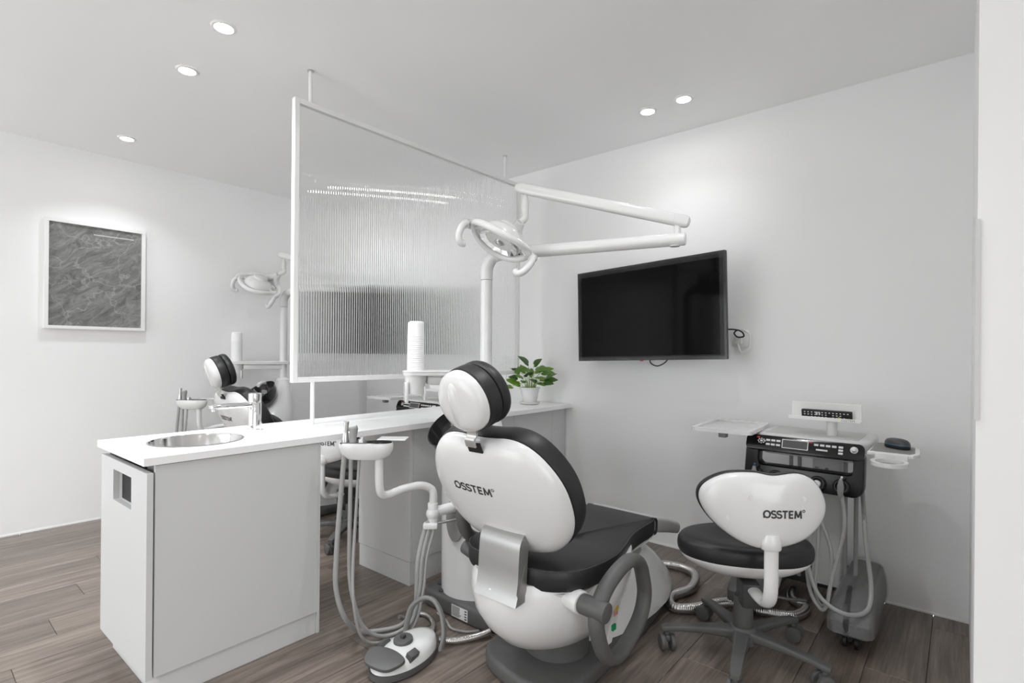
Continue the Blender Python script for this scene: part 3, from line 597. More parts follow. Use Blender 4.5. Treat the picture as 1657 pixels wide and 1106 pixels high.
    t.part('headrest_pad', MB().loft([hring(0.90, -0.058), hring(1.02, -0.064), hring(1.05, -0.074), hring(1.045, -0.090), hring(1.0, -0.102), hring(0.85, -0.110), hring(0.5, -0.114), hring(0.1, -0.115)]), VIN)
    bar = catmull([C + hn * 0.002 - hu * 0.070, C + hn * 0.004 - hu * 0.105, V(1.152, YC, 0.880), V(1.160, YC, 0.858)], 5); rb = []
    for p in bar: rb.append([p + V(0, a, 0) + V(b, 0, b * 0.3) for a, b in ((-0.020, -0.004), (0.020, -0.004), (0.020, 0.004), (-0.020, 0.004))])
    t.part('headrest_bar', MB().loft(rb), STL)
    t.part('bar_slot', MB().box(-0.029, 0.029, -0.020, 0.016, -0.004, 0.004, 0.002, 1, Matrix.Translation((1.172, YC, 0.856)) @ Matrix((V(0, -1, 0), e2, nR)).transposed().to_4x4()), BLM)
    # armrests: closed loops
    def loop(cx, cz, y, tilt, name):
        base = [(-0.175, 0.02), (-0.165, 0.085), (-0.10, 0.138), (0.0, 0.150), (0.105, 0.130), (0.168, 0.075), (0.178, 0.0), (0.165, -0.075), (0.105, -0.13), (0.0, -0.15), (-0.10, -0.135), (-0.16, -0.07)]
        c, s_ = math.cos(tilt), math.sin(tilt)
        base = [(a * 0.87, b * 0.89) for a, b in base]
        pts = [V(cx + a * c - b * s_, y, cz + a * s_ + b * c) for a, b in base]
        return t.part(name, MB().tube(catmull(pts, 6, True), 0.026, 14, closed=True, ry=0.023, up=(0, 1, 0)), GRY)
    ar = loop(1.555, 0.318, 0.842, 0.35, 'armrest_loop')
    t.part('pivot_sleeve', MB().cyl((1.400, 0.900, 0.370), (1.400, 0.806, 0.366), 0.031, 28, bev=0.004), GRY, ar)
    t.part('pivot_boss', MB().cyl((1.41, 0.955, 0.372), (1.400, 0.897, 0.370), 0.036, 28, bev=0.003), WPL, ar)
    al = loop(1.545, 0.545, 1.425, -0.35, 'armrest_loop')
    t.part('pivot_sleeve', MB().cyl((1.425, 1.385, 0.395), (1.425, 1.440, 0.41), 0.028, 28, bev=0.004), GRY, al)
    t.part('pivot_boss', MB().cyl((1.43, 1.341, 0.395), (1.425, 1.386, 0.395), 0.032, 28, bev=0.003), WPL, al)
    return t
chair = build_chair('white and charcoal dental chair in the foreground, loop armrest folded down')
CHO = V(0.18, 2.40, 0)
dup(chair.e, chair.o + CHO, 0, 'white and charcoal dental chair beyond the worktop, near the left wall', 'dental chairs')

# ------------------------------------------------------------------ spittoon unit beside the chair, with shelf, lamp post and assistant arm
def build_spittoon(label):
    t = Thing('spittoon_unit', label, 'dental unit', (1.74, 1.70, 0), 'spittoon units')
    t.part('plinth', MB().prism(rrect(1.576, 2.06, 1.43, 1.885, 0.06, 5), 0, 0.075, r=0.014, seg=3), GRY)
    for x, y in ((1.655, 1.835), (1.61, 1.775), (1.615, 1.535)): t.part('bolt_cap', MB().cyl((x, y, 0.074), (x, y, 0.083), 0.014, 18, bev=0.002), DGR)
    lb = t.part('rating_label', MB().box(1.5745, 1.5758, 1.575, 1.672, 0.012, 0.062), LBL, label='white rating plate with fine print')
    mb = MB(); rnd = random.Random(5)
    for q in range(9):
        z = 0.057 - q * 0.0048; mb.box(1.5738, 1.5746, 1.612 + rnd.random() * 0.012, 1.668, z - 0.0009, z + 0.0009)
    for q in range(4): mb.box(1.5738, 1.5746, 1.580, 1.592, 0.018 + q * 0.011, 0.023 + q * 0.011)
    pl = t.part('fine_print', mb, INK, lb); pl['kind'] = 'stuff'
    def ring(cx, cy, rx, ry, z, n=40): return [V(cx + rx * math.cos(2 * PI * k_ / n), cy + ry * math.sin(2 * PI * k_ / n), z) for k_ in range(n)]
    t.part('column', MB().loft([ring(1.76, 1.70, 0.165, 0.160, 0.07), ring(1.755, 1.70, 0.162, 0.158, 0.30), ring(1.75, 1.70, 0.160, 0.156, 0.518)]), WPL)
    t.part('column_top', MB().loft([ring(1.75, 1.70, 0.160, 0.156, 0.520), ring(1.755, 1.70, 0.158, 0.154, 0.60), ring(1.79, 1.72, 0.130, 0.130, 0.70), ring(1.828, 1.738, 0.094, 0.096, 0.80), ring(1.85, 1.748, 0.066, 0.07, 0.87), ring(1.860, 1.752, 0.05, 0.055, 0.905)]), WPL)
    ax = V(-0.57, -0.03, 0.80).normalized(); B = V(1.690, 1.712, 0.748); MBw = Matrix.Translation(B) @ rot_to(ax).to_4x4()
    bw = t.part('bowl', MB().lathe([(0.02, -0.035), (0.07, -0.03), (0.115, 0.0), (0.138, 0.055), (0.145, 0.095), (0.141, 0.096), (0.132, 0.056), (0.108, 0.008), (0.066, -0.02), (0.001, -0.026)], 40, MBw, caps=False), SMOK, label='black glass spittoon bowl')
    t.part('drain_insert', MB().lathe([(0.055, -0.012), (0.05, 0.0), (0.03, 0.006), (0.001, 0.008)], 24, MBw @ Matrix.Translation((0.0, 0.02, 0.0)), caps=False), WPL, bw)
    t.part('bowl_bracket', MB().tube(catmull([V(1.77, 1.71, 0.68), B + ax * -0.05 + V(0.05, 0, 0), B - ax * 0.03], 5), 0.05, 16), WPL)
    t.part('rinse_spout', MB().tube(catmull([V(1.80, 1.80, 0.80), V(1.76, 1.80, 0.88), V(1.70, 1.765, 0.895), V(1.655, 1.735, 0.875)], 6), [0.014] * 19, 12), WPL)
    px, py = 1.862, 1.752
    t.part('lamp_post', MB().cyl((px, py, 0.90), (px, py, 1.496), 0.0285, 28), WPL)
    t.part('post_collar', MB().lathe([(0.058, 0.895), (0.055, 0.915), (0.042, 0.928), (0.033, 0.930)], 28, Matrix.Translation((px, py, 0))), WPL)
    cx, cy = 1.573, 1.924; d = V(px - cx, py - cy, 0).normalized(); nn = V(-d.y, d.x, 0); Ld = (V(px, py, 0) - V(cx, cy, 0)).length
    Ms = Matrix.Translation((cx, cy, 0)) @ Matrix((d, nn, Z_)).transposed().to_4x4()
    sh = [(0.058 * math.cos(a), 0.058 * math.sin(a)) for a in [PI / 2 + PI * q / 12 for q in range(13)]] + [(Ld * 0.35, -0.075), (Ld * 0.7, -0.075), (Ld + 0.045, -0.05), (Ld + 0.055, 0), (Ld + 0.045, 0.05), (Ld * 0.7, 0.07), (Ld * 0.35, 0.066)]
    s0 = t.part('side_shelf', MB().prism(sh, 1.038, 1.058, Ms, 0.005, 2), WPL)
    t.part('shelf_rim', MB().tube([Ms @ V(a, b, 1.058) for a, b in sh], 0.004, 6, closed=True), WPL, s0)
    t.part('shelf_bracket', MB().box(0.05, Ld, -0.028, 0.028, 0.995, 1.039, 0.01, 2, Ms), WPL)
    t.part('cup_holder', MB().lathe([(0.052, 1.038), (0.05, 1.02), (0.044, 1.0), (0.041, 0.975), (0.039, 0.955)], 32, Matrix.Translation((cx, cy, 0))).box(-0.05, -0.036, -0.036, 0.036, 0.915, 1.01, 0.005, 2, Ms).box(0.033, 0.042, -0.036, 0.036, 0.925, 0.99, 0.003, 2, Ms), WPL)
    # assistant arm
    J = V(1.478, 1.689, 0.470)
    t.part('arm_plate', MB().prism([(0.052 * math.cos(a), 0.095 * math.sin(a) - 0.035) for a in [2 * PI * q / 32 for q in range(32)]], 0, 0.012, Matrix.Translation((1.592, 1.672, 0.455)) @ Matrix((V(0, 1, 0), V(0, 0, 1), V(1, 0, 0))).transposed().to_4x4() @ Matrix.Translation((0, 0, -0.008)), 0.003, 2), MGR)
    t.part('arm_joint', MB().cyl(J + V(0.125, -0.03, 0.012), J + V(0.02, 0, 0.004), 0.024, 24, r2=0.021, bev=0.003).ball(J, 0.028).cyl(J + V(0, 0, -0.045), J + V(0, 0, 0.045), 0.021, 24, bev=0.003), WPL)
    arm = catmull([J + V(0, 0, 0.03), J + V(0.002, 0, 0.085), V(1.468, 1.70, 0.578), V(1.43, 1.715, 0.592), V(1.36, 1.735, 0.588), V(1.295, 1.748, 0.575), V(1.262, 1.748, 0.585), V(1.249, 1.745, 0.625), V(1.247, 1.744, 0.70), V(1.247, 1.744, 0.75)], 6)
    t.part('arm_tube', MB().tube(arm, 0.0165, 16), WPL)
    hc = V(1.213, 1.784, 0.0); hd = V(0.6486, -0.761, 0); hnv = V(0.761, 0.6486, 0)
    MH = Matrix.Translation(hc) @ Matrix((hd, hnv, Z_)).transposed().to_4x4()
    def boat(s_, z, n=32): return [MH @ V(0.108 * s_ * math.copysign(abs(math.cos(2 * PI * q / n)) ** 0.8, math.cos(2 * PI * q / n)), 0.046 * s_ * math.sin(2 * PI * q / n), z) for q in range(n)]
    ho = t.part('instrument_holder', MB().loft([boat(0.35, 0.722), boat(0.70, 0.727), boat(0.90, 0.742), boat(0.99, 0.764), boat(1.0, 0.782), boat(0.97, 0.790)]), WPL)
    t.part('keypad', MB().prism([(0.052 + 0.050 * math.cos(a), 0.032 * math.sin(a)) for a in [2 * PI * q / 28 for q in range(28)]], 0.789, 0.794, MH, 0.001, 1), BLK, ho)
    t.part('slot_plate', MB().box(-0.095, 0.01, -0.030, 0.030, 0.788, 0.793, 0.002, 1, MH), DGR, ho)
    t.part('side_tray', MB().box(0.03, 0.145, 0.045, 0.125, 0.789, 0.795, 0.002, 1, MH), WPL, ho)
    # three handpieces
    for q, (lx, top) in enumerate(((-0.078, 0.873), (-0.048, 0.848), (-0.014, 0.815))):
        a = MH @ V(lx, -0.012, 0.745); b = MH @ V(lx + 0.004, -0.012, top)
        m_ = MB().cyl(a, MH @ V(lx, -0.012, 0.805), 0.015, 16, r2=0.014)
        if q == 0: m_.cyl(MH @ V(lx, -0.012, 0.80), MH @ V(lx + 0.002, -0.012, 0.835), 0.014, 16, r2=0.009).cyl(MH @ V(lx + 0.002, -0.012, 0.83), b, 0.0095, 16, r2=0.011)
        elif q == 1: m_.cyl(MH @ V(lx, -0.012, 0.80), b, 0.013, 16, r2=0.016).cyl(MH @ V(lx - 0.016, -0.012, top - 0.006), MH @ V(lx + 0.016, -0.012, top + 0.004), 0.008, 14)
        else: m_.cyl(MH @ V(lx, -0.012, 0.80), b, 0.010, 16, r2=0.005)
        t.part('handpiece', m_, (STL, MGR, STL)[q])
    hoses = [[(1.148, 1.832, 0.745), (1.132, 1.835, 0.546), (1.113, 1.826, 0.362), (1.108, 1.817, 0.237), (1.135, 1.80, 0.125), (1.22, 1.83, 0.03), (1.30, 1.80, 0.010), (1.378, 1.76, 0.018), (1.395, 1.70, 0.10), (1.393, 1.685, 0.20), (1.398, 1.684, 0.306), (1.445, 1.697, 0.415), (1.462, 1.694, 0.440)],
             [(1.165, 1.812, 0.745), (1.157, 1.805, 0.475), (1.152, 1.795, 0.288), (1.160, 1.775, 0.180), (1.20, 1.775, 0.075), (1.26, 1.76, 0.018), (1.33, 1.735, 0.010), (1.385, 1.70, 0.055), (1.398, 1.672, 0.182), (1.408, 1.671, 0.306), (1.455, 1.685, 0.413), (1.468, 1.688, 0.440)],
             [(1.187, 1.788, 0.745), (1.165, 1.78, 0.478), (1.140, 1.755, 0.305), (1.135, 1.735, 0.18), (1.165, 1.74, 0.07), (1.215, 1.74, 0.016), (1.29, 1.715, 0.008), (1.37, 1.68, 0.03), (1.405, 1.66, 0.173), (1.424, 1.663, 0.303), (1.468, 1.669, 0.411), (1.478, 1.678, 0.440)]]
    for h, r in zip(hoses, (0.0095, 0.008, 0.0058)): t.part('hose', MB().tube(catmull(h, 6), r, 10), HOSE)
    t.part('hose_clamp', MB().box(-0.03, 0.03, -0.02, 0.02, -0.012, 0.012, 0.006, 2, Matrix.Translation((1.463, 1.685, 0.424)) @ Matrix.Rotation(-0.8, 4, 'Z')), WPL)
    t.part('clamp_pin', MB().cyl((1.48, 1.67, 0.43), (1.60, 1.648, 0.43), 0.006, 12), STL)
    return t
spit = build_spittoon('white spittoon unit with assistant arm and grey hoses beside the foreground chair')
dup(spit.e, spit.o + CHO, 0, 'white spittoon unit with black bowl beside the far dental chair', 'spittoon units')

# cups stacked upside down on the shelf
cupm = MB().lathe([(0.0400, 0.0), (0.0408, 0.0012), (0.0400, 0.0024), (0.0375, 0.060), (0.0350, 0.068), (0.028, 0.073), (0.001, 0.0745)], 28, caps=False)
cup0 = None
for base, lab, grp in ((V(1.573, 1.924, 1.0595), 'white paper cup in the upright stack in front of the fluted screen', 'paper cups stacked before the screen'), (V(1.573, 1.924, 1.0595) + CHO, 'white paper cup in the stack on the far spittoon shelf', 'paper cups stacked on the far shelf')):
    for q in range(17):
        if cup0 is None: o = obj('paper_cup', cupm, CUPM, angle=50); cup0 = o.data
        else: o = bpy.data.objects.new('paper_cup', cup0); COL.objects.link(o)
        o.location = base + Z_ * (q * 0.0098); tag(o, lab, 'cup', grp)

# ------------------------------------------------------------------ operating lamps
def build_lamp(label, post, elbow_end, arm_end, head_c, head_n, head_p):
    post, E, A, Hc = Vector(post), Vector(elbow_end), Vector(arm_end), Vector(head_c)
    t = Thing('operating_lamp', label, 'lamp', (post.x, post.y, 1.497), 'dental operating lamps')
    zt_ = E.z; d = V(E.x - post.x, E.y - post.y, 0).normalized()
    pts = catmull([V(post.x, post.y, 1.498), V(post.x, post.y, zt_ - 0.09), V(post.x, post.y, zt_ - 0.05) + d * 0.006, V(post.x, post.y, zt_ - 0.012) + d * 0.035, V(post.x, post.y, zt_) + d * 0.09, V(post.x, post.y, zt_) + d * 0.14], 6)
    t.part('elbow', MB().tube(pts, 0.030, 20), WPL)
    t.part('lower_arm', MB().tube([V(post.x, post.y, zt_) + d * 0.13, E + d * 0.03, E + d * 0.034], [0.030, 0.026, 0.022], 20), WPL)
    t.part('arm_cap', MB().cyl(E - d * 0.01 - V(0, 0, 0.028), E - d * 0.01 - V(0, 0, 0.024), 0.02, 20), GWH)
    P2 = V(E.x, E.y, E.z)
    pv = t.part('pivot', MB().cyl(P2 + V(0, 0, 0.015), P2 + V(0, 0, 0.058), 0.0135, 20, bev=0.001).cyl(P2 + V(0, 0, 0.056), P2 + V(0, 0, 0.072), 0.008, 16), WPL)
    S = P2 + V(0, 0, 0.080); u = (A - S).normalized(); S0 = S - u * 0.05; A1 = A + u * 0.05
    side = u.cross(Z_).normalized(); up = side.cross(u)
    def sec(c, s_): return [c + side * 0.0225 * s_ * math.copysign(abs(math.cos(a)) ** 0.6, math.cos(a)) + up * 0.0245 * s_ * math.copysign(abs(math.sin(a)) ** 0.6, math.sin(a)) for a in [2 * PI * q / 28 for q in range(28)]]
    t.part('spring_arm', MB().loft([sec(S0, 0.5), sec(S0 + u * 0.006, 0.85), sec(S0 + u * 0.018, 1.0), sec(A1 - u * 0.03, 1.0), sec(A1 - u * 0.012, 0.85), sec(A1, 0.45)]), WPL)
    t.part('arm_seam', MB().loft([sec(S0 + u * 0.060, 1.006), sec(S0 + u * 0.0615, 1.006)]), GWH)
    J = V(A.x, A.y, 0) + Z_ * (A.z - 0.02)
    hj = Hc + Z_ * 0.095 + V(A.x - Hc.x, A.y - Hc.y, 0) * 0.80
    t.part('drop_rod', MB().cyl(J + V(0, 0, 0.004), J - V(0, 0, 0.016), 0.008, 16).lathe([(0.010, 0), (0.018, -0.02), (0.018, -0.075), (0.016, -0.08)], 24, Matrix.Translation(J - V(0, 0, 0.012))).tube(catmull([J - V(0, 0, 0.085), J - V(0, 0, 0.11), hj], 5), 0.016, 16), WPL)
    # head frame: n = beam direction, p = pivot axis, q = third
    n = Vector(head_n).normalized(); p = Vector(head_p); p = (p - n * p.dot(n)).normalized(); q_ = n.cross(p)
    if q_.dot(hj - Hc) < 0: q_ = -q_
    M = Matrix((p, q_, n)).transposed().to_4x4(); M.translation = Hc
    L2 = M.inverted() @ hj
    yoke = catmull([V(-0.165, -0.02, 0.012), V(-0.168, 0.02, -0.012), V(-0.13, 0.075, -0.035), V(-0.05, 0.105, -0.05), V(0.04, 0.11, -0.05), V(0.12, 0.08, -0.04), V(0.166, 0.02, -0.012), V(0.165, -0.025, 0.012)], 6)
    t.part('yoke', MB().tube([M @ x for x in yoke], 0.021, 14, ry=0.0165).tube(catmull([M @ V(-0.03, 0.105, -0.05), M @ ((V(0.0, 0.105, -0.05) + L2) / 2), hj], 4), 0.022, 14).tube(catmull([M @ V(0.10, 0.092, -0.044), M @ ((V(0.06, 0.10, -0.046) + L2) / 2), hj], 4), 0.022, 14), WPL)
    ringp = [M @ V(0.138 * math.cos(a), 0.118 * math.sin(a), 0.002 - 0.012 * math.cos(2 * a)) for a in [2 * PI * k_ / 48 for k_ in range(48)]]
    t.part('guard_ring', MB().tube(ringp, 0.0165, 12, closed=True), WPL)
    t.part('reflector_housing', MB().lathe([(0.098, 0.004), (0.102, 0.0), (0.102, -0.014), (0.096, -0.036), (0.078, -0.056), (0.056, -0.066), (0.050, -0.080), (0.034, -0.088), (0.001, -0.089)], 40, M), WPL)
    fac = MB(); nf_ = 14
    for rI, (ra, rb, za, zb) in enumerate(((0.02, 0.045, -0.012, -0.010), (0.045, 0.07, -0.010, -0.004), (0.07, 0.095, -0.004, 0.006))):
        for k_ in range(nf_):
            a0, a1 = 2 * PI * k_ / nf_, 2 * PI * (k_ + 1) / nf_; dz = 0.002 * ((k_ + rI) % 2)
            fac.add([M @ V(ra * math.cos(a0), ra * math.sin(a0), za + 0.008 + dz), M @ V(rb * math.cos(a0), rb * math.sin(a0), zb + 0.008 - dz), M @ V(rb * math.cos(a1), rb * math.sin(a1), zb + 0.008 + dz), M @ V(ra * math.cos(a1), ra * math.sin(a1), za + 0.008 - dz)], [(0, 1, 2, 3)])
    t.part('facet_mirror', fac, CHR, smooth=False, label='ring of small mirror facets')
    t.part('bulb_cover', MB().lathe([(0.022, 0.0), (0.02, 0.012), (0.012, 0.018), (0.001, 0.02)], 20, M), STL)
    for s_ in (-1, 1):
        hd_ = catmull([M @ V(s_ * 0.165, -0.022, 0.006), M @ V(s_ * 0.170, -0.038, 0.030), M @ V(s_ * 0.168, -0.045, 0.062), M @ V(s_ * 0.158, -0.040, 0.092), M @ V(s_ * 0.140, -0.028, 0.104), M @ V(s_ * 0.124, -0.018, 0.094)], 6)
        t.part('handle', MB().tube(hd_, [0.0155] * (len(hd_) - 2) + [0.014, 0.008], 12), WPL)
        t.part('support_arm', MB().tube(catmull([M @ V(s_ * 0.135, 0, 0.0), M @ V(s_ * 0.115, 0.0, -0.012), M @ V(s_ * 0.085, 0, -0.02)], 4), 0.010, 10), WPL)
    t.part('switch', MB().box(0.094, 0.110, 0.082, 0.098, -0.030, -0.022, 0.002, 1, M), BLM)
    return t
build_lamp('white dental operating lamp on a jointed arm over the foreground chair', (1.862, 1.752, 0), (2.085, 0.893, 1.618), (1.873, 1.525, 1.895), (1.757, 1.575, 1.645), (-0.459, 0.20, -0.85), R_ * 0.88 - Z_ * 0.47)
build_lamp('white dental operating lamp near the left wall, partly hidden by the screen', (2.042, 4.152, 0), (2.40, 3.36, 1.618), (2.00, 4.07, 1.895), (1.855, 4.20, 1.650), -R_ * 0.42 - Z_ * 0.85 + F_ * 0.22, R_ * 0.85 - Z_ * 0.45)

# ------------------------------------------------------------------ dentist's stool
def build_stool(label):
    # built round the origin, facing +x
    t = Thing('dentist_stool', label, 'stool', (0, 0, 0), 'dentist stools')
    t.part('hub', MB().lathe([(0.030, 0.060), (0.052, 0.062), (0.056, 0.075), (0.052, 0.105), (0.044, 0.118), (0.040, 0.121)], 28), GRY)
    t.part('lift_sleeve', MB().cyl((0, 0, 0.118), (0, 0, 0.235), 0.036, 28, r2=0.034, bev=0.002), GRY)
    t.part('lift_rod', MB().cyl((0, 0, 0.232), (0, 0, 0.33), 0.025, 24), GRY)
    for k_ in range(5):
        M = Matrix.Rotation(2 * PI * k_ / 5 + math.radians(BASE_A), 4, 'Z')
        def sc_(x, hw, z0, z1): return [M @ V(x, a, b) for a, b in rrect(-hw, hw, z0, z1, min(hw, (z1 - z0) / 2) * 0.6, 3)]
        lg = t.part('leg', MB().loft([sc_(0.02, 0.032, 0.066, 0.112), sc_(0.07, 0.027, 0.075, 0.112), sc_(0.15, 0.022, 0.080, 0.106), sc_(0.23, 0.020, 0.078, 0.099), sc_(0.285, 0.019, 0.070, 0.091), sc_(0.300, 0.014, 0.072, 0.086)]), GRY)
        Mc = M @ Matrix.Translation((0.280, 0, 0)) @ Matrix.Rotation(0.7 + k_ * 1.1, 4, 'Z')
        t.part('caster_fork', MB().cyl(Mc @ V(0, 0, 0.050), Mc @ V(0, 0, 0.072), 0.011, 14).box(-0.018, 0.020, -0.010, 0.010, 0.034, 0.058, 0.006, 2, Mc), GRY, lg)
        for s_ in (-1, 1):
            t.part('caster_wheel', MB().cyl(Mc @ V(0.008, s_ * 0.0100, 0.0305), Mc @ V(0.008, s_ * 0.0290, 0.0305), 0.0300, 24, bev=0.004), GRY, lg)
    t.part('tilt_box', MB().box(-0.10, -0.035, -0.035, 0.03, 0.225, 0.315, 0.008, 2), DGR)
    t.part('lever', MB().tube(catmull([(-0.05, -0.03, 0.27), (-0.07, -0.12, 0.262), (-0.06, -0.20, 0.255)], 5), 0.006, 8), DGR)
    so = smooth2([(0.19, 0.0), (0.175, 0.09), (0.12, 0.18), (0.03, 0.235), (-0.06, 0.225), (-0.125, 0.15), (-0.15, 0.05), (-0.15, -0.05), (-0.125, -0.15), (-0.06, -0.225), (0.03, -0.235), (0.12, -0.18), (0.175, -0.09)], 4)
    def rg(s_, z, sad=0.0): return [V(x * s_, y * s_, z + sad * (abs(y * s_) / 0.235) ** 2) for x, y in so]
    t.part('seat_shell', MB().loft([rg(0.22, 0.318), rg(0.40, 0.322), rg(0.66, 0.338), rg(0.84, 0.358), rg(0.95, 0.378), rg(0.985, 0.392), rg(0.98, 0.395)]), WPL, angle=60)
    cu = t.part('seat_cushion', MB().loft([rg(0.95, 0.392), rg(0.99, 0.394), rg(1.01, 0.402), rg(1.02, 0.418), rg(1.01, 0.436, 0.002), rg(0.97, 0.448, 0.004), rg(0.88, 0.455, 0.006), rg(0.6, 0.452, 0.012), rg(0.25, 0.445, 0.0), rg(0.03, 0.444)]), VIN, angle=60)
    # backrest, bean shaped
    px = [(-95, 8), (-88, 32), (-58, 51), (-18, 56), (12, 52), (50, 56), (78, 42), (94, 10), (88, -18), (62, -44), (22, -58), (-12, -60), (-48, -46), (-80, -20)]
    S = 0.00216; bo = smooth2([(a * S, b * S) for a, b in px], 5)
    C = V(-0.235, 0.0, 0.630)
    def br_(s_, off): return [C + V(-off - 0.10 * ((a * s_) / 0.2) ** 2 * -0.35 + 0.0, -a * s_, b * s_) for a, b in bo]
    shell = MB().loft([br_(0.96, -0.002), br_(1.0, 0.0), br_(0.998, 0.008), br_(0.97, 0.018), br_(0.90, 0.026), br_(0.75, 0.033), br_(0.5, 0.038), br_(0.2, 0.040), br_(0.03, 0.0405)])
    bs = t.part('backrest_shell', shell, WPL, angle=60)
    t.part('backrest_cushion', MB().loft([br_(0.95, -0.001), br_(1.0, -0.003), br_(1.02, -0.010), br_(1.02, -0.028), br_(0.99, -0.040), br_(0.9, -0.048), br_(0.5, -0.052), br_(0.05, -0.052)]), VIN, angle=60)
    t.part('logo', logo_mb(0.0265, C + V(0, -0.048, -0.006), V(0, -1, 0), V(0, 0, 1), V(-1, 0, 0), bvh_of(shell), 1.1), INK, bs, smooth=False)
    for a, b in ((-0.055, 0.045), (0.115, 0.045), (-0.12, -0.03)):
        h = bvh_of(shell).ray_cast(C + V(-0.3, -a, b), V(1, 0, 0))
        if h[0]: t.part('screw_plug', MB().cyl(h[0] + V(0.002, 0, 0), h[0] + V(-0.0006, 0, 0), 0.009, 18), WPL, bs)
    arm = catmull([(-0.262, -0.015, 0.535), (-0.262, -0.015, 0.50), (-0.262, -0.015, 0.44), (-0.262, -0.015, 0.385), (-0.250, -0.015, 0.335), (-0.215, -0.015, 0.303), (-0.15, -0.012, 0.293), (-0.085, -0.01, 0.292)], 6)
    t.part('back_arm', MB().tube(arm, 0.023, 16, ry=0.015, up=(0, 1, 0)), WPL)
    t.part('arm_socket', MB().lathe([(0.030, 0.502), (0.033, 0.506), (0.034, 0.530), (0.026, 0.552)], 24, Matrix.Translation((-0.258, -0.015, 0)), sx=0.75, sy=1.0), WPL)
    return t
BASE_A = 48 - 32
stool = build_stool('white and charcoal dentist stool in the right foreground, by the delivery cart')
stool.e.location = (2.11, 0.63, 0); stool.e.rotation_euler = (0, 0, math.radians(32))
st2 = dup(stool.e, (1.85, 2.87, 0), math.radians(15), 'dentist stool seen under the worktop behind the grey hoses', 'dentist stools')
for c_ in st2.children:
    if c_.name.startswith('leg'): c_.rotation_euler = (0, 0, math.radians(-32))

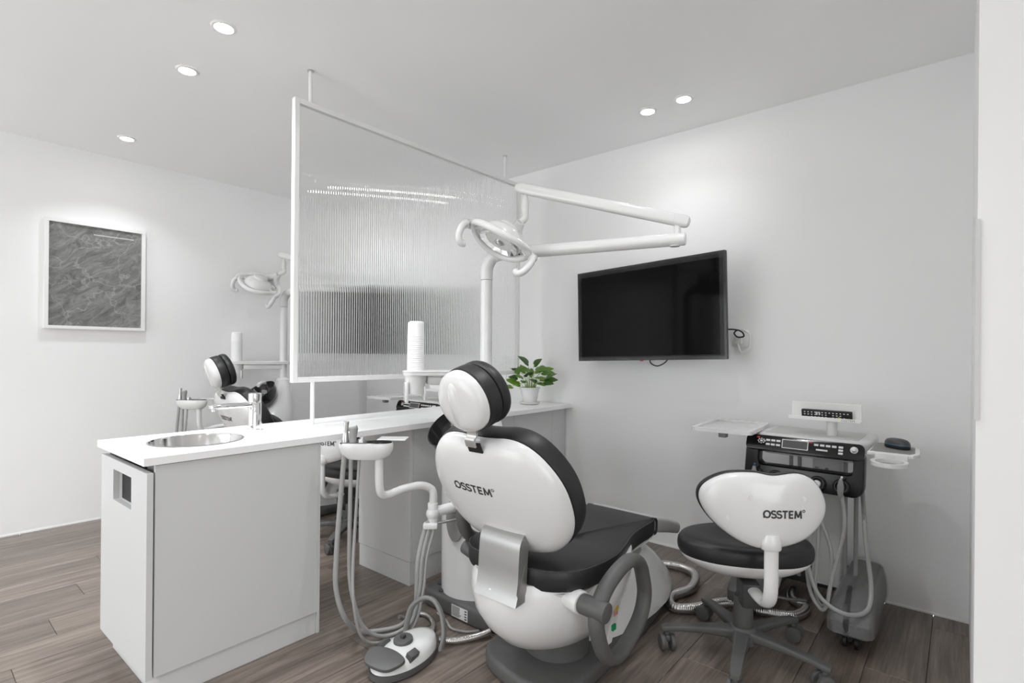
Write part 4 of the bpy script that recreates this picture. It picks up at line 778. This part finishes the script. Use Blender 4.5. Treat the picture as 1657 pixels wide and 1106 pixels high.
# ------------------------------------------------------------------ doctor's delivery cart
def build_cart(label):
    t = Thing('delivery_cart', label, 'dental cart', (2.68, 0.52, 0), 'delivery carts')
    YZ = lambda x: Matrix(((0, 0, 1, x), (1, 0, 0, 0), (0, 1, 0, 0), (0, 0, 0, 1)))
    sh = lambda mb: setattr(mb, 'v', [V(x.x + (x.z - 0.57) * 0.22, x.y, x.z) for x in mb.v]) or mb
    outer, inner = rrect(0.297, 0.757, 0.572, 0.760, 0.042, 6), rrect(0.338, 0.697, 0.660, 0.730, 0.020, 6)
    def sc2(o_, s_, c): return [(c[0] + (a - c[0]) * s_, c[1] + (b - c[1]) * s_) for a, b in o_]
    oc = (0.527, 0.666)
    def inset(o_, d): return [(a + d * (1 if a < oc[0] else -1), b + d * (1 if b < oc[1] else -1)) for a, b in o_]
    x0, x1 = 2.512, 2.572
    mb = MB(); n = len(outer)
    loops = [([(x1, a, b) for a, b in outer]), ([(x0 + 0.012, a, b) for a, b in outer]), ([(x0 + 0.003, a, b) for a, b in inset(outer, 0.004)]), ([(x0, a, b) for a, b in inset(outer, 0.006)]), ([(x0, a, b) for a, b in inset(inner, -0.005)]), ([(x0 + 0.004, a, b) for a, b in inset(inner, -0.002)]), ([(x0 + 0.012, a, b) for a, b in inner]), ([(x1, a, b) for a, b in inner])]
    vs = [V(*p) for l in loops for p in l]; fs = []
    for i in range(len(loops)):
        i2 = (i + 1) % len(loops)
        for k_ in range(n):
            j = (k_ + 1) % n; fs.append((i * n + k_, i * n + j, i2 * n + j, i2 * n + k_))
    cf = t.part('console_frame', sh(mb.add(vs, fs)), BLK)
    # sloped control panel on top of the frame
    Mk = Matrix.Translation((2.545, 0.527, 0.728)) @ Matrix((V(0, -1, 0), V(0.38, 0, 0.925).normalized(), V(-0.925, 0, 0.38).normalized())).transposed().to_4x4()
    kp = t.part('control_panel', MB().prism(rrect(-0.228, 0.228, -0.008, 0.062, 0.022, 5), -0.02, 0.004, Mk, 0.003, 2), BLK)
    bt = MB()
    for x, y in [(-0.135 + i * 0.021, 0.040 - j * 0.019) for j in range(2) for i in range(3)] + [(0.055 + i * 0.022, 0.040) for i in range(4)] + [(0.145, 0.040 - j * 0.013) for j in range(3)]:
        bt.box(x - 0.0085, x + 0.0085, y - 0.0045, y + 0.0045, 0.004, 0.0058, 0.001, 1, Mk)
    bt.box(0.055, 0.098, 0.016, 0.023, 0.004, 0.0058, 0.001, 1, Mk)
    for a in [2 * PI * q / 8 for q in range(8)]: bt.box(-0.163 + 0.013 * math.cos(a) - 0.003, -0.163 + 0.013 * math.cos(a) + 0.003, 0.034 + 0.010 * math.sin(a) - 0.002, 0.034 + 0.010 * math.sin(a) + 0.002, 0.004, 0.0055, M=Mk)
    bt.box(-0.168, -0.158, 0.030, 0.038, 0.004, 0.0058, M=Mk)
    b_ = t.part('buttons', bt, LBL, kp); b_['kind'] = 'stuff'
    t.part('display', MB().box(-0.075, 0.022, 0.014, 0.048, 0.004, 0.0052, M=Mk), mat('display_grey', (0.08, 0.08, 0.08), 0.25), kp)
    t.part('display_bezel', MB().holed(rrect(-0.078, 0.025, 0.011, 0.051, 0.002, 3), rrect(-0.075, 0.022, 0.014, 0.048, 0.002, 3), 0.0042, 0.0056, Mk), LBL, kp, smooth=False)
    t.part('red_key', MB().box(-0.183, -0.171, 0.046, 0.053, 0.004, 0.0058, M=Mk).box(0.027, 0.038, 0.046, 0.051, 0.004, 0.0058, M=Mk), RED, kp)
    t.part('knob', MB().lathe([(0.014, 0.004), (0.014, 0.008), (0.010, 0.010), (0.009, 0.022), (0.007, 0.024), (0.001, 0.0245)], 22, Mk @ Matrix.Translation((0.192, 0.034, 0))), WPL, kp)
    # body
    t.part('top_housing', MB().prism(rrect(2.585, 2.93, 0.285, 0.735, 0.05, 6), 0.742, 0.790, r=0.012, seg=3), GWH)
    t.part('top_mat', MB().prism(rrect(2.63, 2.90, 0.33, 0.695, 0.01, 3), 0.789, 0.7925, r=0.001, seg=1), mat('mat_grey', (0.5, 0.5, 0.49), 0.5))
    t.part('under_tray', MB().prism(rrect(2.60, 2.86, 0.33, 0.70, 0.03, 4), 0.700, 0.743, r=0.008, seg=2), GWH)
    t.part('column', MB().prism(rrect(2.72, 2.84, 0.395, 0.52, 0.02, 4), 0.12, 0.70), GWH)
    # base: two legs and a cross bar, on casters, wrapped in film
    def leg(y0, y1, x0_):
        def ln(s_, z, xa): return [V(a, b, z) for a, b in rrect(xa, 2.94, (y0 + y1) / 2 - (y1 - y0) / 2 * s_, (y0 + y1) / 2 + (y1 - y0) / 2 * s_, 0.035, 5)]
        return MB().loft([ln(0.9, 0.060, x0_ + 0.02), ln(1.0, 0.072, x0_), ln(1.0, 0.115, x0_ + 0.002), ln(0.92, 0.160, x0_ + 0.045), ln(0.80, 0.192, x0_ + 0.16), ln(0.70, 0.198, x0_ + 0.20)])
    l1 = t.part('base_leg', leg(0.252, 0.402, 2.385), mat('cart_base_grey', (0.085, 0.085, 0.083), 0.4)); l2 = t.part('base_leg', leg(0.640, 0.790, 2.385), MATS['cart_base_grey'])
    for y in (0.327, 0.715):
        t.part('caster', MB().box(2.43, 2.47, y - 0.012, y + 0.012, 0.03, 0.062, 0.004, 1).cyl((2.455, y - 0.028, 0.026), (2.455, y - 0.012, 0.026), 0.026, 20, bev=0.004).cyl((2.455, y + 0.012, 0.026), (2.455, y + 0.028, 0.026), 0.026, 20, bev=0.004), BLM, l1 if y < 0.5 else l2)
        t.part('caster', MB().box(2.86, 2.90, y - 0.012, y + 0.012, 0.03, 0.062, 0.004, 1).cyl((2.885, y - 0.028, 0.026), (2.885, y - 0.012, 0.026), 0.026, 20, bev=0.004).cyl((2.885, y + 0.012, 0.026), (2.885, y + 0.028, 0.026), 0.026, 20, bev=0.004), BLM, l1 if y < 0.5 else l2)
    t.part('cross_bar', MB().box(2.80, 2.93, 0.395, 0.65, 0.07, 0.165, 0.012, 2), DGR)
    # clear film on the right leg
    rnd = random.Random(8)
    wr = MB(); fr = leg(0.248, 0.406, 2.380); wr.add([p + V(rnd.uniform(-.004, .003), rnd.uniform(-.003, .003), 0.003 + rnd.uniform(0, .004)) for p in fr.v], fr.f)
    t.part('wrapping_film', wr, FILM, l1, label='crinkled clear wrapping film', angle=5)
    t.part('tape_strip', MB().tube([V(2.382, 0.335, 0.07), V(2.380, 0.335, 0.125), V(2.42, 0.337, 0.168), V(2.55, 0.345, 0.200), V(2.72, 0.335, 0.2015)], 0.009, 4, ry=0.0015, up=(0, 1, 0)), DGR, l1)
    # instrument holders and handpieces
    hx = 2.512
    for q, y in enumerate((0.70, 0.62, 0.54, 0.458, 0.373)):
        Mh = Matrix.Translation((hx + 0.006, y, 0.612)) @ rot_to(V(-0.95, 0, 0.3)).to_4x4()
        hd = t.part('holder_ring', MB().lathe([(0.030, 0.0), (0.030, 0.012), (0.026, 0.016), (0.020, 0.016), (0.018, 0.004), (0.018, -0.01)], 26, Mh, caps=False), BLK)
        t.part('holder_insert', MB().lathe([(0.018, 0.003), (0.001, 0.003)], 20, Mh, caps=False), BLM, hd)
    def hp(y, z0, z1, m_, tip=None):
        a, b = V(hx - 0.010, y + 0.004, z0), V(hx - 0.022, y, z1); d = b - a
        o = t.part('handpiece', MB().tube([a, a + d * 0.2, a + d * 0.55, a + d * 0.8, b], [0.008, 0.011, 0.0125, 0.0095, 0.006], 16), m_)
        if tip: t.part('tip', MB().cyl(b, b + V(-0.006, -0.004, 0.012), 0.004, 10), tip, o)
    hp(0.371, 0.575, 0.648, MGR, WPL); hp(0.702, 0.580, 0.655, MGR, BLUE); hp(0.62, 0.578, 0.625, DGR)
    t.part('coupling', MB().cyl((hx - 0.004, 0.458, 0.612), (hx - 0.024, 0.458, 0.618), 0.014, 20, bev=0.002), GWH)
    # hoses
    for pts, r in (([(2.508, 0.370, 0.58), (2.486, 0.357, 0.452), (2.44, 0.392, 0.255), (2.412, 0.405, 0.155), (2.412, 0.43, 0.140), (2.432, 0.471, 0.208), (2.49, 0.493, 0.365), (2.62, 0.50, 0.55), (2.72, 0.50, 0.64)], 0.0075),
                   ([(2.512, 0.458, 0.60), (2.49, 0.45, 0.50), (2.475, 0.40, 0.35), (2.43, 0.40, 0.19), (2.425, 0.425, 0.145), (2.45, 0.452, 0.20), (2.50, 0.45, 0.40), (2.60, 0.46, 0.56), (2.72, 0.46, 0.64)], 0.0075),
                   ([(2.72, 0.33, 0.62), (2.60, 0.305, 0.50), (2.535, 0.290, 0.396), (2.502, 0.268, 0.24), (2.43, 0.275, 0.168), (2.366, 0.341, 0.162), (2.392, 0.425, 0.193), (2.419, 0.470, 0.283), (2.45, 0.50, 0.42), (2.505, 0.535, 0.58)], 0.0085),
                   ([(2.505, 0.62, 0.58), (2.49, 0.60, 0.42), (2.47, 0.585, 0.25), (2.47, 0.60, 0.15), (2.49, 0.625, 0.17), (2.52, 0.62, 0.30), (2.62, 0.56, 0.52), (2.72, 0.50, 0.62)], 0.0075),
                   ([(2.505, 0.70, 0.58), (2.50, 0.69, 0.42), (2.49, 0.66, 0.22), (2.50, 0.63, 0.12), (2.52, 0.62, 0.14), (2.54, 0.60, 0.28), (2.64, 0.54, 0.50), (2.73, 0.48, 0.60)], 0.0075)):
        t.part('hose', MB().tube(catmull(pts, 7), r, 10), HOSE)
    for y in (0.345, 0.385, 0.565, 0.60): t.part('support_tube', MB().cyl((2.70, y, 0.16 if y < 0.5 else 0.14), (2.70, y, 0.702), 0.0085, 12), MGR)
    # left tray
    Mt_ = Matrix.Translation((2.64, 0.855, 0.792)) @ Matrix.Rotation(0.06, 4, 'Z')
    tr = t.part('instrument_tray', MB().prism(rrect(-0.20, 0.20, -0.135, 0.120, 0.02, 4), 0, 0.006, Mt_, 0.001, 1), WPL)
    t.part('tray_rim', MB().holed(rrect(-0.205, 0.205, -0.140, 0.125, 0.024, 4), rrect(-0.188, 0.188, -0.123, 0.108, 0.014, 4), 0.001, 0.018, Mt_), WPL, tr)
    rnd = random.Random(4); g = []; nx, ny_ = 22, 16
    for j in range(ny_ + 1):
        for i in range(nx + 1): g.append(Mt_ @ V(-0.18 + 0.36 * i / nx, -0.115 + 0.215 * j / ny_, 0.010 + rnd.random() * 0.008))
    t.part('tray_film', MB().add(g, [(j * (nx + 1) + i, j * (nx + 1) + i + 1, (j + 1) * (nx + 1) + i + 1, (j + 1) * (nx + 1) + i) for j in range(ny_) for i in range(nx)]), FILM, tr, label='crinkled clear film on the tray')
    t.part('tray_knob', MB().box(2.50, 2.535, 0.83, 0.865, 0.763, 0.793, 0.004, 2), MGR, tr)
    t.part('tray_arm', MB().box(2.66, 2.76, 0.70, 0.78, 0.775, 0.793, 0.006, 2), GWH, tr)
    # right accessory plate with cup ring
    po = [(2.50, 0.285), (2.77, 0.285), (2.79, 0.27), (2.80, 0.17), (2.72, 0.13), (2.56, 0.122), (2.50, 0.14)]
    ap = t.part('accessory_plate', MB().prism(po, 0.758, 0.772, None, 0.003, 2), WPL)
    t.part('grey_pad', MB().prism([(2.525, 0.278), (2.76, 0.278), (2.775, 0.265), (2.782, 0.18), (2.715, 0.145), (2.57, 0.137), (2.525, 0.15)], 0.7715, 0.7735), mat('pad_grey', (0.24, 0.235, 0.22), 0.6), ap)
    cr = [(math.cos(a), math.sin(a)) for a in [2 * PI * q / 36 for q in range(36)]]
    t.part('cup_ring', MB().holed([(2.440 + 0.076 * c, 0.208 + 0.060 * s_) for c, s_ in cr], [(2.437 + 0.058 * c, 0.208 + 0.045 * s_) for c, s_ in cr], 0.738, 0.752).box(2.495, 2.512, 0.155, 0.26, 0.740, 0.771, 0.002, 1), WPL, ap)
    # holder for the remote
    t.part('stand_post', MB().cyl((2.72, 0.441, 0.79), (2.72, 0.441, 0.862), 0.021, 24, bev=0.002), WPL)
    Mr = Matrix.Translation((2.715, 0.470, 0.858))
    sr_ = t.part('remote_stand', MB().box(-0.035, 0.03, -0.140, 0.140, 0.0, 0.005, 0.001, 1, Mr).box(-0.038, -0.033, -0.140, 0.140, 0.0, 0.016, 0.001, 1, Mr).box(0.024, 0.030, -0.137, 0.137, 0.003, 0.075, 0.001, 1, Mr), WMT)
    t.part('stand_print', text_mb('OSSTEM', 0.014, Mr @ V(-0.0382, -0.095, 0.008), V(0, -1, 0), V(0, 0, 1), V(-1, 0, 0), extra=0.0004), MGR, sr_, smooth=False)
    return t
cart = build_cart('grey and black dental delivery cart with trays against the right wall')
CAO = V(-0.10, 2.46, 0)
dup(cart.e, cart.o + CAO, 0, 'dental delivery cart beyond the worktop, mostly hidden behind the far edge', 'delivery carts')
# remote lying in the stand
Mr = Matrix.Translation((2.722, 0.462, 0.864)) @ Matrix.Rotation(-0.30, 4, 'Y')
t = Thing('remote_control', 'black television remote standing in the white holder above the cart', 'remote', (2.722, 0.462, 0.864))
rm = t.part('body', MB().box(-0.006, 0.010, -0.098, 0.100, 0.0, 0.040, 0.004, 2, Mr), BLM)
mb = MB(); rnd = random.Random(2)
for i in range(13):
    for j in range(3):
        if rnd.random() < 0.8: mb.box(-0.0075, -0.006, -0.085 + i * 0.014, -0.085 + i * 0.014 + 0.006, 0.007 + j * 0.011, 0.011 + j * 0.011, M=Mr)
b_ = t.part('buttons', mb, LBL, rm); b_['kind'] = 'stuff'
t.part('yellow_key', MB().box(-0.008, -0.006, -0.052, -0.045, 0.008, 0.015, 0.001, 1, Mr), YEL, rm); t.part('red_key', MB().box(-0.008, -0.006, -0.090, -0.084, 0.006, 0.011, 0.001, 1, Mr).box(-0.008, -0.006, 0.030, 0.036, 0.006, 0.011, 0.001, 1, Mr), RED, rm)
t.part('white_key', MB().box(-0.0082, -0.006, 0.034, 0.042, 0.018, 0.034, 0.001, 1, Mr).box(-0.0082, -0.006, 0.024, 0.030, 0.018, 0.034, 0.001, 1, Mr), LBL, rm)
# mouse
t = Thing('computer_mouse', 'dark computer mouse lying on the grey plate right of the cart', 'mouse', (2.66, 0.20, 0.7735))
Mm = Matrix.Translation((2.655, 0.200, 0.774)) @ Matrix.Rotation(0.9, 4, 'Z')
def mring(s_, z): return [Mm @ V(0.052 * s_ * math.cos(2 * PI * q / 32), 0.031 * s_ * math.sin(2 * PI * q / 32), z) for q in range(32)]
t.part('base', MB().loft([mring(0.93, 0.0), mring(1.0, 0.004), mring(1.0, 0.014)]), BLM)
t.part('band', MB().loft([mring(1.005, 0.014), mring(1.0, 0.019)]), BLUE)
t.part('shell', MB().loft([mring(1.0, 0.019), mring(0.93, 0.028), mring(0.78, 0.035), mring(0.5, 0.039), mring(0.1, 0.040)]), DGR, angle=60)

# ------------------------------------------------------------------ foot control
t = Thing('foot_control', 'white oval foot control with grey pedal and carrying loop on the floor', 'foot pedal', (1.235, 1.565, 0))
Mf = Matrix.Translation((1.240, 1.567, 0)) @ Matrix.Rotation(0.16, 4, 'Z')
def fo(s_, z, dx=0.0, sy_=1.0, n=44): return [Mf @ V(dx + 0.152 * s_ * math.cos(2 * PI * q / n), 0.092 * s_ * sy_ * math.sin(2 * PI * q / n), z) for q in range(n)]
t.part('base', MB().loft([fo(0.97, 0.002), fo(1.02, 0.006), fo(1.02, 0.026)]), GRY)
body = MB().loft([fo(0.99, 0.020), fo(0.965, 0.034, 0.004), fo(0.88, 0.050, 0.016), fo(0.76, 0.062, 0.028), fo(0.56, 0.069, 0.034), fo(0.28, 0.072, 0.034), fo(0.05, 0.0725, 0.034)])
t.part('housing', body, WPL, angle=60)
tp = [( -0.155 + 0.0, 0.0), (-0.148, -0.05), (-0.118, -0.074), (-0.082, -0.080), (-0.066, -0.045), (-0.060, 0.0), (-0.066, 0.045), (-0.082, 0.080), (-0.118, 0.074), (-0.148, 0.05)]
pd = t.part('treadle', MB().prism(smooth2(tp, 4), 0.0, 0.014, Mf @ Matrix.Translation((-0.012, 0, 0.064)) @ Matrix.Rotation(-0.20, 4, 'Y') @ Matrix.Translation((0.012, 0, 0.010)), 0.004, 2), GRY)
dl = t.part('dial', MB().cyl(Mf @ V(0.004, 0.010, 0.064), Mf @ V(0.002, 0.010, 0.084), 0.036, 32, bev=0.004), GRY)
t.part('dial_grip', MB().box(-0.008, 0.008, -0.008, 0.008, 0.0, 0.012, 0.002, 2, Mf @ Matrix.Translation((0.002, 0.010, 0.083))), DGR, dl)
for y, a in ((-0.066, -0.35), (0.070, 0.35)): t.part('side_button', MB().box(-0.022, 0.022, -0.014, 0.014, -0.012, 0.018, 0.003, 2, Mf @ Matrix.Translation((-0.032, y, 0.055)) @ Matrix.Rotation(-a, 4, 'X')), GRY)
arch = catmull([Mf @ V(0.100, 0.085, 0.022), Mf @ V(0.112, 0.090, 0.075), Mf @ V(0.125, 0.075, 0.135), Mf @ V(0.142, 0.03, 0.172), Mf @ V(0.145, -0.02, 0.172), Mf @ V(0.130, -0.07, 0.135), Mf @ V(0.112, -0.095, 0.075), Mf @ V(0.100, -0.090, 0.022)], 6)
t.part('carry_loop', MB().tube(arch, 0.0135, 10, ry=0.009), mat('loop_grey', (0.22, 0.22, 0.215), 0.45))

# ------------------------------------------------------------------ corrugated metal hoses on the floor
def corrugated(name, pts, r, label, pitch=0.006):
    P = catmull(pts, 40); L = [0]
    for a, b in zip(P[:-1], P[1:]): L.append(L[-1] + (b - a).length)
    N = int(L[-1] / (pitch / 4)); Q = []; R = []; i = 0
    for k_ in range(N + 1):
        s_ = L[-1] * k_ / N
        while i < len(L) - 2 and L[i + 1] < s_: i += 1
        f = (s_ - L[i]) / max(1e-9, L[i + 1] - L[i]); Q.append(P[i].lerp(P[i + 1], f)); R.append(r * (1 - 0.09 * (0.5 + 0.5 * math.cos(2 * PI * s_ / pitch))))
    o = obj(name, MB().tube(Q, R, 12), DUCT, origin=Q[0], angle=80); tag(o, label, 'hose'); return o
corrugated('metal_hose', [(2.50, 1.36, 0.024), (2.60, 1.30, 0.024), (2.70, 1.17, 0.024), (2.672, 1.04, 0.024), (2.50, 0.985, 0.024), (2.36, 1.02, 0.024), (2.262, 0.975, 0.024), (2.31, 0.90, 0.024), (2.47, 0.80, 0.024), (2.485, 0.655, 0.024), (2.53, 0.55, 0.024), (2.64, 0.525, 0.024), (2.70, 0.59, 0.024), (2.80, 0.61, 0.024)], 0.022, 'silver corrugated hose winding across the floor under the stool', 0.008)
corrugated('metal_hose', [(1.405, 1.560, 0.016), (1.43, 1.52, 0.016), (1.47, 1.490, 0.016), (1.535, 1.455, 0.020), (1.57, 1.44, 0.026)], 0.014, 'short silver corrugated hose from foot control to chair base')
corrugated('metal_hose', [(1.385, 1.600, 0.024), (1.44, 1.640, 0.018), (1.485, 1.69, 0.012), (1.505, 1.755, 0.012), (1.48, 1.80, 0.012), (1.43, 1.80, 0.012), (1.395, 1.80, 0.03)], 0.010, 'thin silver corrugated hose looping behind the foot control')
o = obj('power_cable', MB().tube(catmull([(1.556, 1.74, 0.006), (1.535, 1.66, 0.006), (1.508, 1.60, 0.006), (1.530, 1.535, 0.006), (1.568, 1.50, 0.008)], 8), 0.005, 8), HOSE, origin=(1.556, 1.74, 0)); tag(o, 'thin grey cable on the floor along the grey plinth', 'cable')
